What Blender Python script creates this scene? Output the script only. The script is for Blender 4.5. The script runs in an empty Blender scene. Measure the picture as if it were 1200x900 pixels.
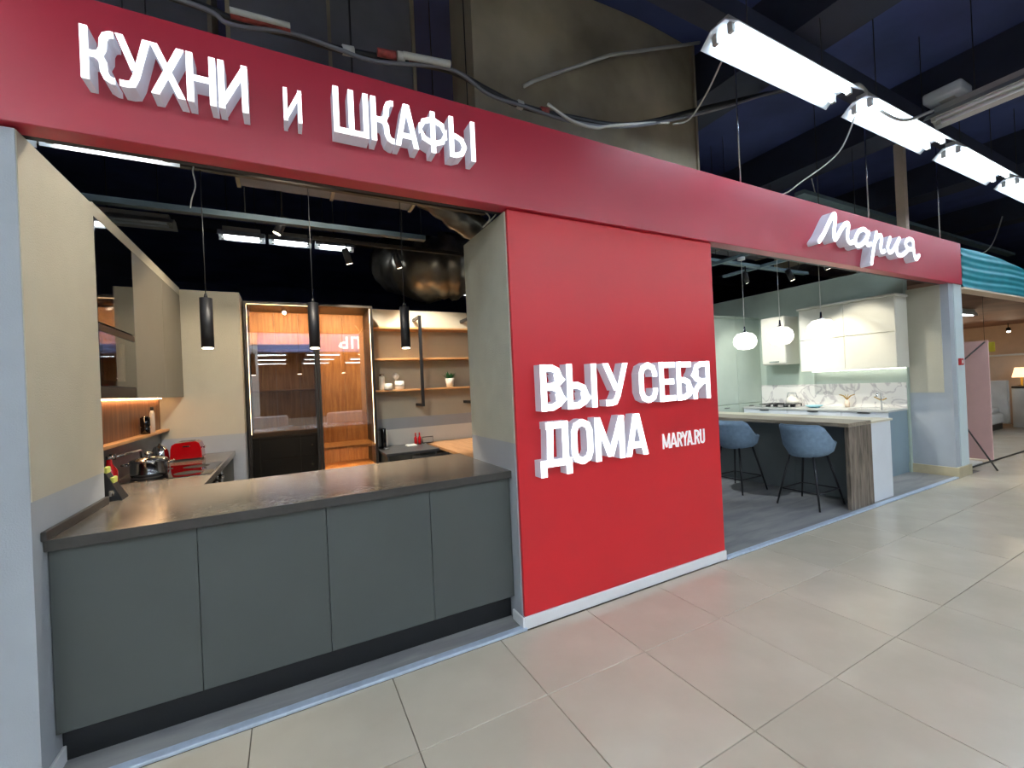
import bpy, bmesh, math, random
from mathutils import Vector, Matrix
random.seed(4)
S = bpy.context.scene
C = S.collection

# ------------------------------------------------------------------ camera
YAW, PITCH, ROLL, CH, CD, FPX = .4831, .0023, -.0458, 1.45, 2.2528, 502.9
f = Vector((math.sin(YAW)*math.cos(PITCH), math.cos(YAW)*math.cos(PITCH), math.sin(PITCH)))
r = Vector((math.cos(YAW), -math.sin(YAW), 0)); u = r.cross(f)
r2 = r*math.cos(ROLL)+u*math.sin(ROLL); u2 = -r*math.sin(ROLL)+u*math.cos(ROLL)
cd = bpy.data.cameras.new('camera'); cam = bpy.data.objects.new('camera', cd); C.objects.link(cam)
M = Matrix((r2, u2, -f)).transposed().to_4x4(); M.translation = Vector((0, -CD, CH)); cam.matrix_world = M
cd.sensor_width = 36; cd.sensor_fit = 'HORIZONTAL'; cd.lens = FPX/1200*36; cd.clip_start = .05; cd.clip_end = 200
S.camera = cam
# ------------------------------------------------------------------ world / exposure
w = bpy.data.worlds.new('world'); S.world = w; w.use_nodes = True
w.node_tree.nodes['Background'].inputs[0].default_value = (.62, .72, .95, 1)
w.node_tree.nodes['Background'].inputs[1].default_value = .30
S.view_settings.view_transform = 'Standard'; S.view_settings.look = 'None'
S.view_settings.exposure = 0.32; S.view_settings.gamma = 1; S.view_settings.use_curve_mapping = False
TUBE = 30.0      # fluorescent tube radiance
# ------------------------------------------------------------------ materials
def srgb(h):
    c = [int(h[i:i+2], 16)/255 for i in (0, 2, 4)]
    return tuple(x/12.92 if x <= .04045 else ((x+.055)/1.055)**2.4 for x in c)+(1,)
MATS = {}
def mat(name, col, rough=.5, metal=0, var=.06, scale=6, bump=0, bscale=60, emit=0, ecol=None, coat=0, spec=.5, stretch=(1, 1, 1)):
    if name in MATS: return MATS[name]
    m = bpy.data.materials.new(name); m.use_nodes = True; MATS[name] = m
    nt = m.node_tree; b = nt.nodes['Principled BSDF']
    col = srgb(col) if isinstance(col, str) else col
    b.inputs['Roughness'].default_value = rough; b.inputs['Metallic'].default_value = metal
    b.inputs['Specular IOR Level'].default_value = spec; b.inputs['Coat Weight'].default_value = coat
    tc = nt.nodes.new('ShaderNodeTexCoord'); mp = nt.nodes.new('ShaderNodeMapping'); mp.inputs['Scale'].default_value = stretch
    nt.links.new(tc.outputs['Object'], mp.inputs[0])
    n = nt.nodes.new('ShaderNodeTexNoise'); n.inputs['Scale'].default_value = scale; n.inputs['Detail'].default_value = 6
    nt.links.new(mp.outputs[0], n.inputs['Vector'])
    rp = nt.nodes.new('ShaderNodeValToRGB'); rp.color_ramp.elements[0].position = .3; rp.color_ramp.elements[1].position = .7
    rp.color_ramp.elements[0].color = tuple(c*(1-var) for c in col[:3])+(1,)
    rp.color_ramp.elements[1].color = tuple(min(1, c*(1+var)) for c in col[:3])+(1,)
    nt.links.new(n.outputs[0], rp.inputs[0]); nt.links.new(rp.outputs[0], b.inputs['Base Color'])
    if bump:
        n2 = nt.nodes.new('ShaderNodeTexNoise'); n2.inputs['Scale'].default_value = bscale
        nt.links.new(mp.outputs[0], n2.inputs['Vector'])
        bp = nt.nodes.new('ShaderNodeBump'); bp.inputs['Strength'].default_value = bump; bp.inputs['Distance'].default_value = .01
        nt.links.new(n2.outputs[0], bp.inputs['Height']); nt.links.new(bp.outputs[0], b.inputs['Normal'])
    if emit:
        b.inputs['Emission Color'].default_value = ecol or (1, 1, 1, 1); b.inputs['Emission Strength'].default_value = emit
    return m
def wood(name, c1, c2, scale=3, stretch=(1, 12, 12), rough=.45):
    if name in MATS: return MATS[name]
    m = mat(name, c1, rough); nt = m.node_tree
    mp = [n for n in nt.nodes if n.type == 'MAPPING'][0]; mp.inputs['Scale'].default_value = stretch
    n = [n for n in nt.nodes if n.type == 'TEX_NOISE'][0]; n.inputs['Scale'].default_value = scale; n.inputs['Distortion'].default_value = .6
    rp = [n for n in nt.nodes if n.type == 'VALTORGB'][0]
    rp.color_ramp.elements[0].color = srgb(c1); rp.color_ramp.elements[1].color = srgb(c2)
    rp.color_ramp.elements[0].position = .35; rp.color_ramp.elements[1].position = .65
    return m
mat('red_laminate', (.62, .013, .021, 1), .42, var=.03, scale=2, spec=.6)
mat('red_fascia_cool_lit', (.44, .010, .034, 1), .40, var=.03, scale=2, spec=.8)  # cool reflected light put into the red as a magenta tint
mat('grey_paint', 'a5abb2', .7, var=.03, bump=.15, bscale=180)
mat('beige_paint', 'bcb7a5', .75, var=.03, bump=.3, bscale=160)
mat('white_paint', 'dcdcd6', .55, var=.02)
mat('pillar_white', 'ccd8da', .5, var=.02)
mat('stone_plinth', 'b8ab8c', .4, var=.08, scale=9)
mat('white_baseboard', 'f0f2f4', .35, var=.02)
mat('aluminium', 'c6d4e6', .3, .25, var=.1, scale=30)
mat('cabinet_grey', '4b504f', .5, var=.03, scale=3)
mat('cabinet_grey_seam', '2c3032', .6)
mat('plinth_black', '0d0f13', .4, var=.1)
mat('matte_black', '15161a', .45, var=.1)
mat('soft_black', '23252a', .6, var=.1)
mat('gloss_black', '06070a', .04, var=.0, spec=.8)
mat('upper_taupe', '746f64', .5, var=.03)
mat('chrome', 'd8dadd', .08, 1, var=.02)
mat('steel', 'c8ccd0', .14, 1, var=.05)
mat('red_gloss', 'a00a12', .12, var=.05, coat=.6)
mat('ceiling_black', '3a4678', .8, var=.3, scale=1.2)
mat('beam_navy', '2a3044', .7, var=.2, scale=2)
mat('beam_teal', '6a8088', .6, var=.12)
mat('rail_dark', '4a5c66', .6)
mat('duct_metal', 'a59a82', .45, .05, var=.45, scale=1.3, bump=.25, bscale=3)
mat('duct_dark', '77777e', .6, .1, var=.3, scale=1.5, bump=.2, bscale=4)
mat('cable_black', '17181b', .5)
mat('cable_white', 'c9c9c2', .5)
mat('cable_red', '9c4038', .5, var=.5, scale=30)
mat('fixture_white', 'd5dce2', .35, var=.03)
mat('fixture_grey', 'b9bab6', .5, var=.05)
mat('tube_front', 'ffffff', .4, emit=TUBE*.5, ecol=(.72, .86, 1, 1))
mat('tube_glow', 'ffffff', .4, emit=TUBE*1.5, ecol=(.86, .95, 1, 1))
mat('tube_glow_room', 'ffffff', .4, emit=14, ecol=(.95, .98, 1, 1))
mat('letter_glow', 'ffffff', .4, emit=1.25, ecol=(.93, .96, 1, 1))
mat('letter_side', 'c3c6d2', .4, var=.05, emit=.12, ecol=(.85, .88, 1, 1))
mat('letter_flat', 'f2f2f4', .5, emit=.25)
mat('globe_glow', 'ffffff', .3, emit=1.5, ecol=(1, .95, .86, 1))
mat('led_warm', 'ffffff', .4, emit=14, ecol=(1, .74, .45, 1))
mat('led_orange', 'ffffff', .4, emit=26, ecol=(1, .6, .3, 1))
mat('lamp_warm', 'ffffff', .4, emit=12, ecol=(1, .85, .62, 1))
mat('lamp_white', 'ffffff', .4, emit=10, ecol=(1, .97, .93, 1))
mat('sage_cabinet', 'aebbae', .5, var=.03)
mat('cream_cabinet', 'dcd9cc', .45, var=.02)
mat('cabinet_blue', '7f929b', .5, var=.03)
mat('cabinet_white', 'dde1e6', .4, var=.02)
mat('stool_blue', '7c94aa', .85, var=.12, scale=25, bump=.4, bscale=260)
mat('stool_seam', '7d94aa', .8)
mat('island_panel', '6a7173', .45, var=.04)
mat('sand_top', 'd5cdb8', .35, var=.04)
mat('teal', '1c8490', .5, var=.12, scale=5)
mat('pink_panel', 'd0a6a0', .7, var=.04)
mat('cream_fabric', 'dcc7b2', .85, var=.06, bump=.2)
mat('white_fabric', 'd8d4cd', .9, var=.05)
mat('warm_wall', 'c6b09c', .8, var=.05)
mat('brown_ceiling', '6a4c3c', .8, var=.25, scale=2)
mat('dark_green', '1d3a2c', .7)
mat('plant_green', '2f6b3a', .6, var=.3, scale=20)
mat('dark_shop', '4a3f36', .6, var=.5, scale=1.5)
mat('side_beige', 'b9bcae', .75, bump=.2, bscale=160)
mat('gold', 'b08a3a', .3, .8)
mat('yellow', 'c2b52c', .5)
mat('yellow_green', 'b8c060', .5)
mat('blue_fabric', '2c3f68', .8)
mat('dark_frame', '38332e', .4, .5)
mat('exit_red', 'b02020', .5)
mat('pale_blue', '9fd0da', .5)
mat('ceramic', 'ece6da', .3)
mat('copper', 'b0623a', .4, .5)
mat('band_blue', '8796c8', .4)
wood('oak', 'a9784a', 'c2925e'); wood('oak_y', 'a9784a', 'c2925e', stretch=(12, 1, 12)); wood('oak_v', '8f5c32', 'b07a48', stretch=(12, 12, 1))
wood('wardrobe_oak', 'a8703a', 'cc9458', stretch=(12, 12, 1)); wood('walnut_v', '6f4526', '91603a', stretch=(12, 12, 1)); wood('grey_oak_v', '4c4239', '85786a', 4, stretch=(9, 9, 1), rough=.5)
wood('grey_oak_h', '776b5e', 'a09482', 4, stretch=(9, 1, 9), rough=.4); wood('oak_table', 'b88558', 'd2a476', stretch=(12, 1, 12), rough=.35)
wood('floor_grey', '7d7d80', '989795', 2.2, stretch=(1, 5, 1), rough=.38)
def stone(name, c1, c2, scale, rough, fine=40):
    m = mat(name, c1, rough, bump=.04, bscale=50); nt = m.node_tree
    n = [n for n in nt.nodes if n.type == 'TEX_NOISE'][0]; n.inputs['Scale'].default_value = scale; n.inputs['Detail'].default_value = 12; n.inputs['Roughness'].default_value = .7
    rp = [n for n in nt.nodes if n.type == 'VALTORGB'][0]
    rp.color_ramp.elements[0].color = srgb(c1); rp.color_ramp.elements[1].color = srgb(c2)
    return m
stone('worktop_stone', '5a554e', '797269', 34, .2)
stone('worktop_edge', '383634', '454340', 14, .4)
stone('charcoal_top', '3a3b3d', '505153', 10, .35)
# marble with veins
m = mat('marble', 'e4e2de', .2); nt = m.node_tree
rp = [n for n in nt.nodes if n.type == 'VALTORGB'][0]; nz = [n for n in nt.nodes if n.type == 'TEX_NOISE'][0]
nz.inputs['Scale'].default_value = 2.6; nz.inputs['Distortion'].default_value = 1.6
rp.color_ramp.elements[0].position = .46; rp.color_ramp.elements[0].color = srgb('e6e2dc')
rp.color_ramp.elements[1].position = .54; rp.color_ramp.elements[1].color = srgb('e6e2dc')
e = rp.color_ramp.elements.new(.5); e.color = srgb('bdb6b6')
# tile : every tile slightly its own tone
def tile_mat(name, c1, c2, rough):
    m = mat(name, c1, rough, bump=.05, bscale=9); nt = m.node_tree; b = nt.nodes['Principled BSDF']
    n = [n for n in nt.nodes if n.type == 'TEX_NOISE'][0]; n.inputs['Scale'].default_value = 3
    rp = [n for n in nt.nodes if n.type == 'VALTORGB'][0]; rp.color_ramp.elements[0].color = srgb(c1); rp.color_ramp.elements[1].color = srgb(c2)
    oi = nt.nodes.new('ShaderNodeObjectInfo'); hs = nt.nodes.new('ShaderNodeHueSaturation')
    mr = nt.nodes.new('ShaderNodeMapRange'); mr.inputs[3].default_value = .95; mr.inputs[4].default_value = 1.03
    nt.links.new(oi.outputs['Random'], mr.inputs[0]); nt.links.new(mr.outputs[0], hs.inputs['Value'])
    nt.links.new(rp.outputs[0], hs.inputs['Color']); nt.links.new(hs.outputs[0], b.inputs['Base Color'])
tile_mat('tile_beige', 'c4b9a6', 'cfc4b1', .2)
mat('grout', '6e665c', .9)
# glass : tinted, see-through, mirror-like
def glass(name, tint, fac):
    m = bpy.data.materials.new(name); m.use_nodes = True; MATS[name] = m; nt = m.node_tree; nt.nodes.clear()
    o = nt.nodes.new('ShaderNodeOutputMaterial'); mx = nt.nodes.new('ShaderNodeMixShader'); t = nt.nodes.new('ShaderNodeBsdfTransparent')
    g = nt.nodes.new('ShaderNodeBsdfGlossy'); g.inputs['Roughness'].default_value = 0; g.inputs['Color'].default_value = (.95, .95, 1, 1)
    t.inputs['Color'].default_value = tint; mx.inputs[0].default_value = fac
    nt.links.new(t.outputs[0], mx.inputs[1]); nt.links.new(g.outputs[0], mx.inputs[2]); nt.links.new(mx.outputs[0], o.inputs[0])
glass('tinted_glass', (.84, .81, .76, 1), .22)
glass('clear_glass', (.9, .95, .95, 1), .12)

# ------------------------------------------------------------------ mesh helper
class MB:
    def __init__(s): s.v = []; s.f = []; s.m = []; s.mi = []; s.sm = []
    def _m(s, m):
        if m not in s.m: s.m.append(m)
        return s.m.index(m)
    def add(s, vs, fs, m=None, smooth=False):
        o = len(s.v); s.v += [tuple(v) for v in vs]; k = s._m(m)
        for q in fs: s.f.append([i+o for i in q]); s.mi.append(k); s.sm.append(smooth)
        return s
    def box(s, x0, x1, y0, y1, z0, z1, m=None):
        x0, x1 = sorted((x0, x1)); y0, y1 = sorted((y0, y1)); z0, z1 = sorted((z0, z1))
        vs = [(x, y, z) for z in (z0, z1) for y in (y0, y1) for x in (x0, x1)]
        return s.add(vs, [(0, 2, 3, 1), (4, 5, 7, 6), (0, 1, 5, 4), (2, 6, 7, 3), (0, 4, 6, 2), (1, 3, 7, 5)], m)
    def bbox(s, x0, x1, y0, y1, z0, z1, b=.004, m=None):
        bm = bmesh.new(); bmesh.ops.create_cube(bm, size=1)
        for v in bm.verts: v.co = Vector(((x0+x1)/2+v.co.x*(x1-x0), (y0+y1)/2+v.co.y*(y1-y0), (z0+z1)/2+v.co.z*(z1-z0)))
        b = min(b, abs(x1-x0)*.4, abs(y1-y0)*.4, abs(z1-z0)*.4)
        bmesh.ops.bevel(bm, geom=bm.edges[:], offset=b, segments=1 if b < .01 else 3, affect='EDGES', profile=.5)
        bmesh.ops.recalc_face_normals(bm, faces=bm.faces[:])
        bm.verts.ensure_lookup_table()
        s.add([v.co.copy() for v in bm.verts], [[v.index for v in q.verts] for q in bm.faces], m, b >= .01); bm.free(); return s
    def tube(s, pts, rad, n=8, m=None, smooth=True, cap=True):
        pts = [Vector(p) for p in pts]
        rads = rad if isinstance(rad, (list, tuple)) else [rad]*len(pts)
        vs = []; fs = []; up = None
        for i, p in enumerate(pts):
            d = (pts[min(i+1, len(pts)-1)]-pts[max(i-1, 0)]).normalized()
            if up is None: up = Vector((0, 0, 1)) if abs(d.z) < .9 else Vector((1, 0, 0))
            a = d.cross(up).normalized(); b = a.cross(d).normalized(); up = b
            for k in range(n):
                t = 2*math.pi*k/n; vs.append(p+(a*math.cos(t)+b*math.sin(t))*rads[i])
        for i in range(len(pts)-1):
            for k in range(n): fs.append((i*n+k, i*n+(k+1) % n, (i+1)*n+(k+1) % n, (i+1)*n+k))
        if cap: fs.append(tuple(range(n))[::-1]); fs.append(tuple((len(pts)-1)*n+k for k in range(n)))
        return s.add(vs, fs, m, smooth)
    def lathe(s, cx, cy, prof, n=20, m=None, smooth=True):
        vs = []; fs = []
        for rr, z in prof:
            for k in range(n): t = 2*math.pi*k/n; vs.append((cx+rr*math.cos(t), cy+rr*math.sin(t), z))
        for i in range(len(prof)-1):
            for k in range(n): fs.append((i*n+k, i*n+(k+1) % n, (i+1)*n+(k+1) % n, (i+1)*n+k))
        fs.append(tuple(range(n))[::-1]); fs.append(tuple((len(prof)-1)*n+k for k in range(n)))
        return s.add(vs, fs, m, smooth)
    def prism(s, poly, y0, y1, m=None):      # poly in x,z
        n = len(poly); vs = [(x, y0, z) for x, z in poly]+[(x, y1, z) for x, z in poly]
        fs = [tuple(range(n)), tuple(range(n, 2*n))[::-1]]+[(i, (i+1) % n+0, (i+1) % n+n, i+n) for i in range(n)]
        return s.add(vs, fs, m)
    def build(s, name, m=None, parent=None, origin=None):
        root = parent
        while root is not None and root.parent is not None: root = root.parent
        o0 = Vector(root.location) if root is not None else Vector(origin or (0, 0, 0))
        me = bpy.data.meshes.new(name)
        me.from_pydata([tuple(Vector(v)-o0) for v in s.v], [], s.f)
        for k in s.m: me.materials.append(MATS[k or m])
        for p, k, sm in zip(me.polygons, s.mi, s.sm): p.material_index = k; p.use_smooth = sm
        bm = bmesh.new(); bm.from_mesh(me); bmesh.ops.recalc_face_normals(bm, faces=bm.faces[:]); bm.to_mesh(me); bm.free()
        o = bpy.data.objects.new(name, me); C.objects.link(o)
        if parent is not None: o.parent = parent
        else: o.location = o0
        return o
def thing(name, label, cat, loc=(0, 0, 0), group=None):
    o = bpy.data.objects.new(name, None); C.objects.link(o); o.location = loc; o.empty_display_size = .1
    return tag(o, label, cat, group)
def tag(o, label, cat, group=None):
    o['label'] = label; o['category'] = cat
    if group: o['group'] = group
    return o
def struct(o, label=None):
    o['kind'] = 'structure'
    if label: o['label'] = label
    return o
def lab(o, l): o['label'] = l; return o
def dup(root, loc, label=None, rotz=0):
    q = root.copy(); C.objects.link(q); q.location = loc; q.rotation_euler = (0, 0, rotz)
    if label: q['label'] = label
    for ch in list(root.children):
        c = ch.copy(); C.objects.link(c); c.parent = q
        for g in ch.children: d = g.copy(); C.objects.link(d); d.parent = c
    return q
def spot(parent, loc, aim, watts, col=(1, .85, .65), size=60, rad=.03, blend=.5):
    l = bpy.data.lights.new('lamp', 'SPOT'); l.energy = watts; l.color = col; l.spot_size = math.radians(size); l.spot_blend = blend; l.shadow_soft_size = rad
    o = bpy.data.objects.new('lamp', l); C.objects.link(o)
    d = Vector(aim)-Vector(loc); o.rotation_euler = d.to_track_quat('-Z', 'Y').to_euler()
    o.location = Vector(loc)-Vector(parent.location); o.parent = parent
    return o

# ================================================================== STRUCTURE
# floor with single tiles
T = .6075; TX = 1.0216; TY = -.5249
fl = struct(MB().box(-30, 45, -22, 12, -.12, -.012).build('floor', 'grout'), 'large beige tiles of the mall corridor')
tm = MB().bbox(.002, T-.002, .002, T-.002, -.012, 0, .0015).build('tile', 'tile_beige', fl)
def put_tile(i, j, tmpl=[tm]):
    o = tmpl[0] if tmpl[0].get('used') is None else tmpl[0].copy()
    if o is tmpl[0]: o['used'] = 1
    else: C.objects.link(o); o.parent = fl
    if 'used' in o and o is not tmpl[0]: del o['used']
    o.location = (TX+i*T, TY+j*T, random.uniform(-.0006, .0006))
n = 0
for j in range(-7, 0):
    for i in range(-6, 22): put_tile(i, j); n += 1
for j in (0, 1, 2):
    for i in range(12, 22): put_tile(i, j); n += 1
hx = TX+11*T
del tm['used']
# row of cut tiles against the facade, and the floor beyond the separately laid tiles
cut = MB().bbox(.002, T-.002, .002, .5249-.025, -.012, 0, .0015).build('tile', 'tile_beige', fl); cut.location = (TX-6*T, TY, 0)
for i in range(-5, 12):
    o = cut.copy(); C.objects.link(o); o.parent = fl; o.location = (TX+i*T, TY, 0)
far = MB()
def tiles_far(x0, i1, y0, j1):
    for i in range(x0, i1):
        for j in range(y0, j1):
            a, b = TX+i*T, TY+j*T; far.box(a+.002, a+T-.002, b+.002, b+T-.002, -.012, 0)
tiles_far(-30, -6, -34, 0); tiles_far(22, 60, -13, 14); tiles_far(-6, 22, -34, -7); tiles_far(12, 22, 3, 14)
o = far.build('distant_tiles', 'tile_beige', fl); o['kind'] = 'stuff'

# showroom floors
struct(MB().box(-1.6, 3.0, .02, 3.4, -.012, .012).build('floor', 'floor_grey'), 'grey floor of the showroom behind the long counter')
struct(MB().box(3.0, 7.6, .02, 4.5, -.012, .012).build('floor', 'floor_grey'), 'grey vinyl floor under the bar stools')
struct(MB().bbox(-.86, 1.2, -.025, .022, 0, .016, .003).build('trim_1', 'aluminium'), 'pale metal edge strip in front of the long counter')
struct(MB().bbox(3.01, 7.55, -.025, .022, 0, .016, .003).build('trim_2', 'aluminium'), 'pale metal edge strip in front of the island room')

# left wing wall + recess behind
wl = MB().box(-3.0, -.86, 0, .72, 0, 2.49, 'grey_paint').box(-.87, -.857, .004, .718, 1.095, 2.488, 'beige_paint')
struct(wl.build('wall_left'), 'grey wing wall with beige upper paint at the left edge')
struct(MB().box(-1.2, -1.05, .72, 2.86, 0, 2.49, 'beige_paint').build('wall_left_recess'), 'recess wall behind the wall cabinets')
struct(MB().box(-1.05, -.86, .72, 2.75, 2.435, 2.505, 'beige_paint').build('trim_3'), 'pale header strip above the wall cabinets')
wb = MB().box(-1.2, -.385, 2.75, 3.5, 0, 1.095, 'grey_paint').box(-1.2, -.385, 2.75, 3.5, 1.095, 2.49, 'beige_paint')
struct(wb.build('wall_back'), 'short beige and grey wall left of the glass wardrobe')
ws = MB().box(-.385, 3.0, 3.56, 3.66, 0, 2.48, 'beige_paint').box(.93, 3.0, 3.3, 3.56, 0, .0, 'grey_paint')
ws.box(.93, 3.0, 3.3, 3.56, 0, .955, 'white_paint').box(.93, 3.0, 3.3, 3.56, .955, 1.095, 'grey_paint').box(.93, 3.0, 3.3, 3.56, 1.095, 2.48, 'beige_paint')
struct(ws.build('wall_back_shelves'), 'beige wall with a grey band behind the wooden shelves')
# red centre wall
wc = MB().box(1.2, 2.995, .02, .68, 0, 1.1, 'grey_paint').box(1.2, 2.995, .02, .68, 1.1, 2.49, 'grey_paint').box(1.19, 1.2, .02, .68, 1.1, 2.49, 'side_beige').box(1.19, 1.2, .02, .68, 0, 1.1, 'grey_paint')
wc.box(2.9, 2.995, .68, 3.6, 0, 2.49, 'grey_paint')
wf = struct(wc.build('wall_front'), 'partition block faced with red laminate carrying the white slogan')
lab(MB().bbox(1.198, 3.012, -.0, .02, .07, 2.5, .002).build('laminate_panel', 'red_laminate', wf), 'flat red laminate sheet')
struct(MB().bbox(1.19, 3.014, -.014, .0, .0, .072, .003).bbox(1.176, 1.19, -.014, .12, .0, .072, .003).build('baseboard_front', 'white_baseboard'), 'white skirting under the red wall')
struct(MB().bbox(-2.0, -.848, -.016, 0, 0, .075, .003).bbox(-.86, -.846, -.016, .16, 0, .075, .003).build('baseboard_left', 'white_baseboard'), 'white skirting on the left wing wall')
# right room
wr = MB().box(7.5, 7.62, .43, 5.2, 0, 2.86, 'sage_cabinet')
struct(wr.build('wall_right', 'sage_cabinet'), 'tall pale green wall behind the white kitchen')
wp = MB().box(7.56, 7.95, 0, .43, 0, 2.5, 'grey_paint').box(7.553, 7.56, .08, .425, 1.095, 2.5, 'beige_paint').box(7.70, 7.95, -.01, 0, .09, 2.5, 'pillar_white').box(7.95, 7.962, 0, .43, .09, 2.5, 'pillar_white')
struct(wp.build('wall_right_pillar'), 'grey pillar with beige upper panel and white front edge')
struct(MB().bbox(7.54, 7.97, -.03, .44, 0, .13, .004).build('baseboard_right', 'stone_plinth'), 'beige stone plinth round the right pillar')
struct(MB().box(3.0, 7.62, 4.3, 4.4, 0, 2.86, 'grey_paint').build('wall_back_right'), 'back wall of the island room')
# neighbour shop shell
struct(MB().box(20, 20.2, -1.5, 6.5, 0, 2.62).build('wall_far_shop', 'warm_wall'), 'warm beige partition at the back of the neighbouring shop')
struct(MB().box(7.62, 34, 6.5, 6.7, 0, 3.0).build('wall_back_shop', 'warm_wall'), 'rear wall of the neighbouring shop')
struct(MB().box(8.0, 20, .13, 6.5, 2.62, 2.7).build('ceiling_shop', 'brown_ceiling'), 'dark brown ceiling of the neighbouring shop')
# ceiling over everything and the opposite side of the corridor
struct(MB().box(-30, 45, -22, 12, 4.6, 4.75).build('ceiling', 'ceiling_black'), 'black painted ceiling void')
struct(MB().box(-30, 45, -22.2, -22, 0, 4.6).build('wall_opposite', 'dark_shop'), 'far side of the mall corridor')
struct(MB().box(-30, -29.8, -22, 12, 0, 4.6).build('wall_corridor_end', 'white_paint'))
struct(MB().box(-30, 45, 11.9, 12, 0, 4.6).build('wall_rear', 'ceiling_black'))
struct(MB().box(45, 45.2, -22, 12, 0, 4.6).build('wall_corridor_end_right', 'white_paint'))

# ================================================================== FASCIA AND SIGNS
fa = thing('fascia_board', '', 'fascia', (0, 0, 2.5))
MB().bbox(-4.5, 7.92, -.03, .07, 2.5, 3.04, .003).build('red_panel', 'red_fascia_cool_lit', fa)
MB().box(-4.5, 7.90, .0705, .10, 2.5, 3.03).build('backing_board', 'soft_black', fa)
tag(fa, 'long red fascia board across both showroom openings', 'fascia')
def cr(pts, n=8):
    P = [Vector((p[0], p[1], 0)) for p in pts]; out = []
    P = [P[0]*2-P[1]]+P+[P[-1]*2-P[-2]]
    for i in range(1, len(P)-2):
        a, b, c, d = P[i-1:i+3]
        for k in range(n):
            t = k/n
            q = .5*((2*b)+(c-a)*t+(2*a-5*b+4*c-d)*t*t+(3*b-a-3*c+d)*t**3); out.append((q.x, q.y))
    out.append((P[-2].x, P[-2].y)); return out
def stroke(mb, pts, t, y0, y1, rnd=False):
    P = [Vector((a, b)) for a, b in pts]; n = len(P); L = []; R = []
    closed = (P[0]-P[-1]).length < 1e-6
    if closed: P = P[:-1]; n -= 1
    for i in range(n):
        a = P[i-1] if (i > 0 or closed) else None; b = P[(i+1) % n] if (i < n-1 or closed) else None
        d1 = (P[i]-a).normalized() if a is not None else (b-P[i]).normalized()
        d2 = (b-P[i]).normalized() if b is not None else d1
        nn = Vector((-d1.y-d2.y, d1.x+d2.x)); nn = nn.normalized() if nn.length > 1e-6 else Vector((-d1.y, d1.x))
        c = max(.45, nn.dot(Vector((-d1.y, d1.x)))); h = t/2/c
        end = (a is None or b is None) and not rnd and abs(d1.y) > .5 and abs(d1.x) > .02
        if end: nn = Vector((-1 if d1.y > 0 else 1, 0)); h = t/2/abs(d1.y)
        L.append(P[i]+nn*h); R.append(P[i]-nn*h)
    vs = [(p.x, y, p.y) for y in (y0, y1) for p in L]+[(p.x, y, p.y) for y in (y0, y1) for p in R]
    fs = []
    for i in range(n if closed else n-1):
        j = (i+1) % n
        fs += [(i, j, 2*n+j, 2*n+i), (n+i, 3*n+i, 3*n+j, n+j), (i, n+i, n+j, j), (2*n+i, 2*n+j, 3*n+j, 3*n+i)]
    if not closed: fs += [(0, 2*n, 3*n, n), (n-1, 2*n-1, 4*n-1, 3*n-1)]
    mb.add(vs, fs)
    if rnd:
        for c in (P[0], P[-1]):
            mb.prism([(c.x+t/2*math.cos(k*math.pi/6), c.y+t/2*math.sin(k*math.pi/6)) for k in range(12)], y0, y1)
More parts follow.
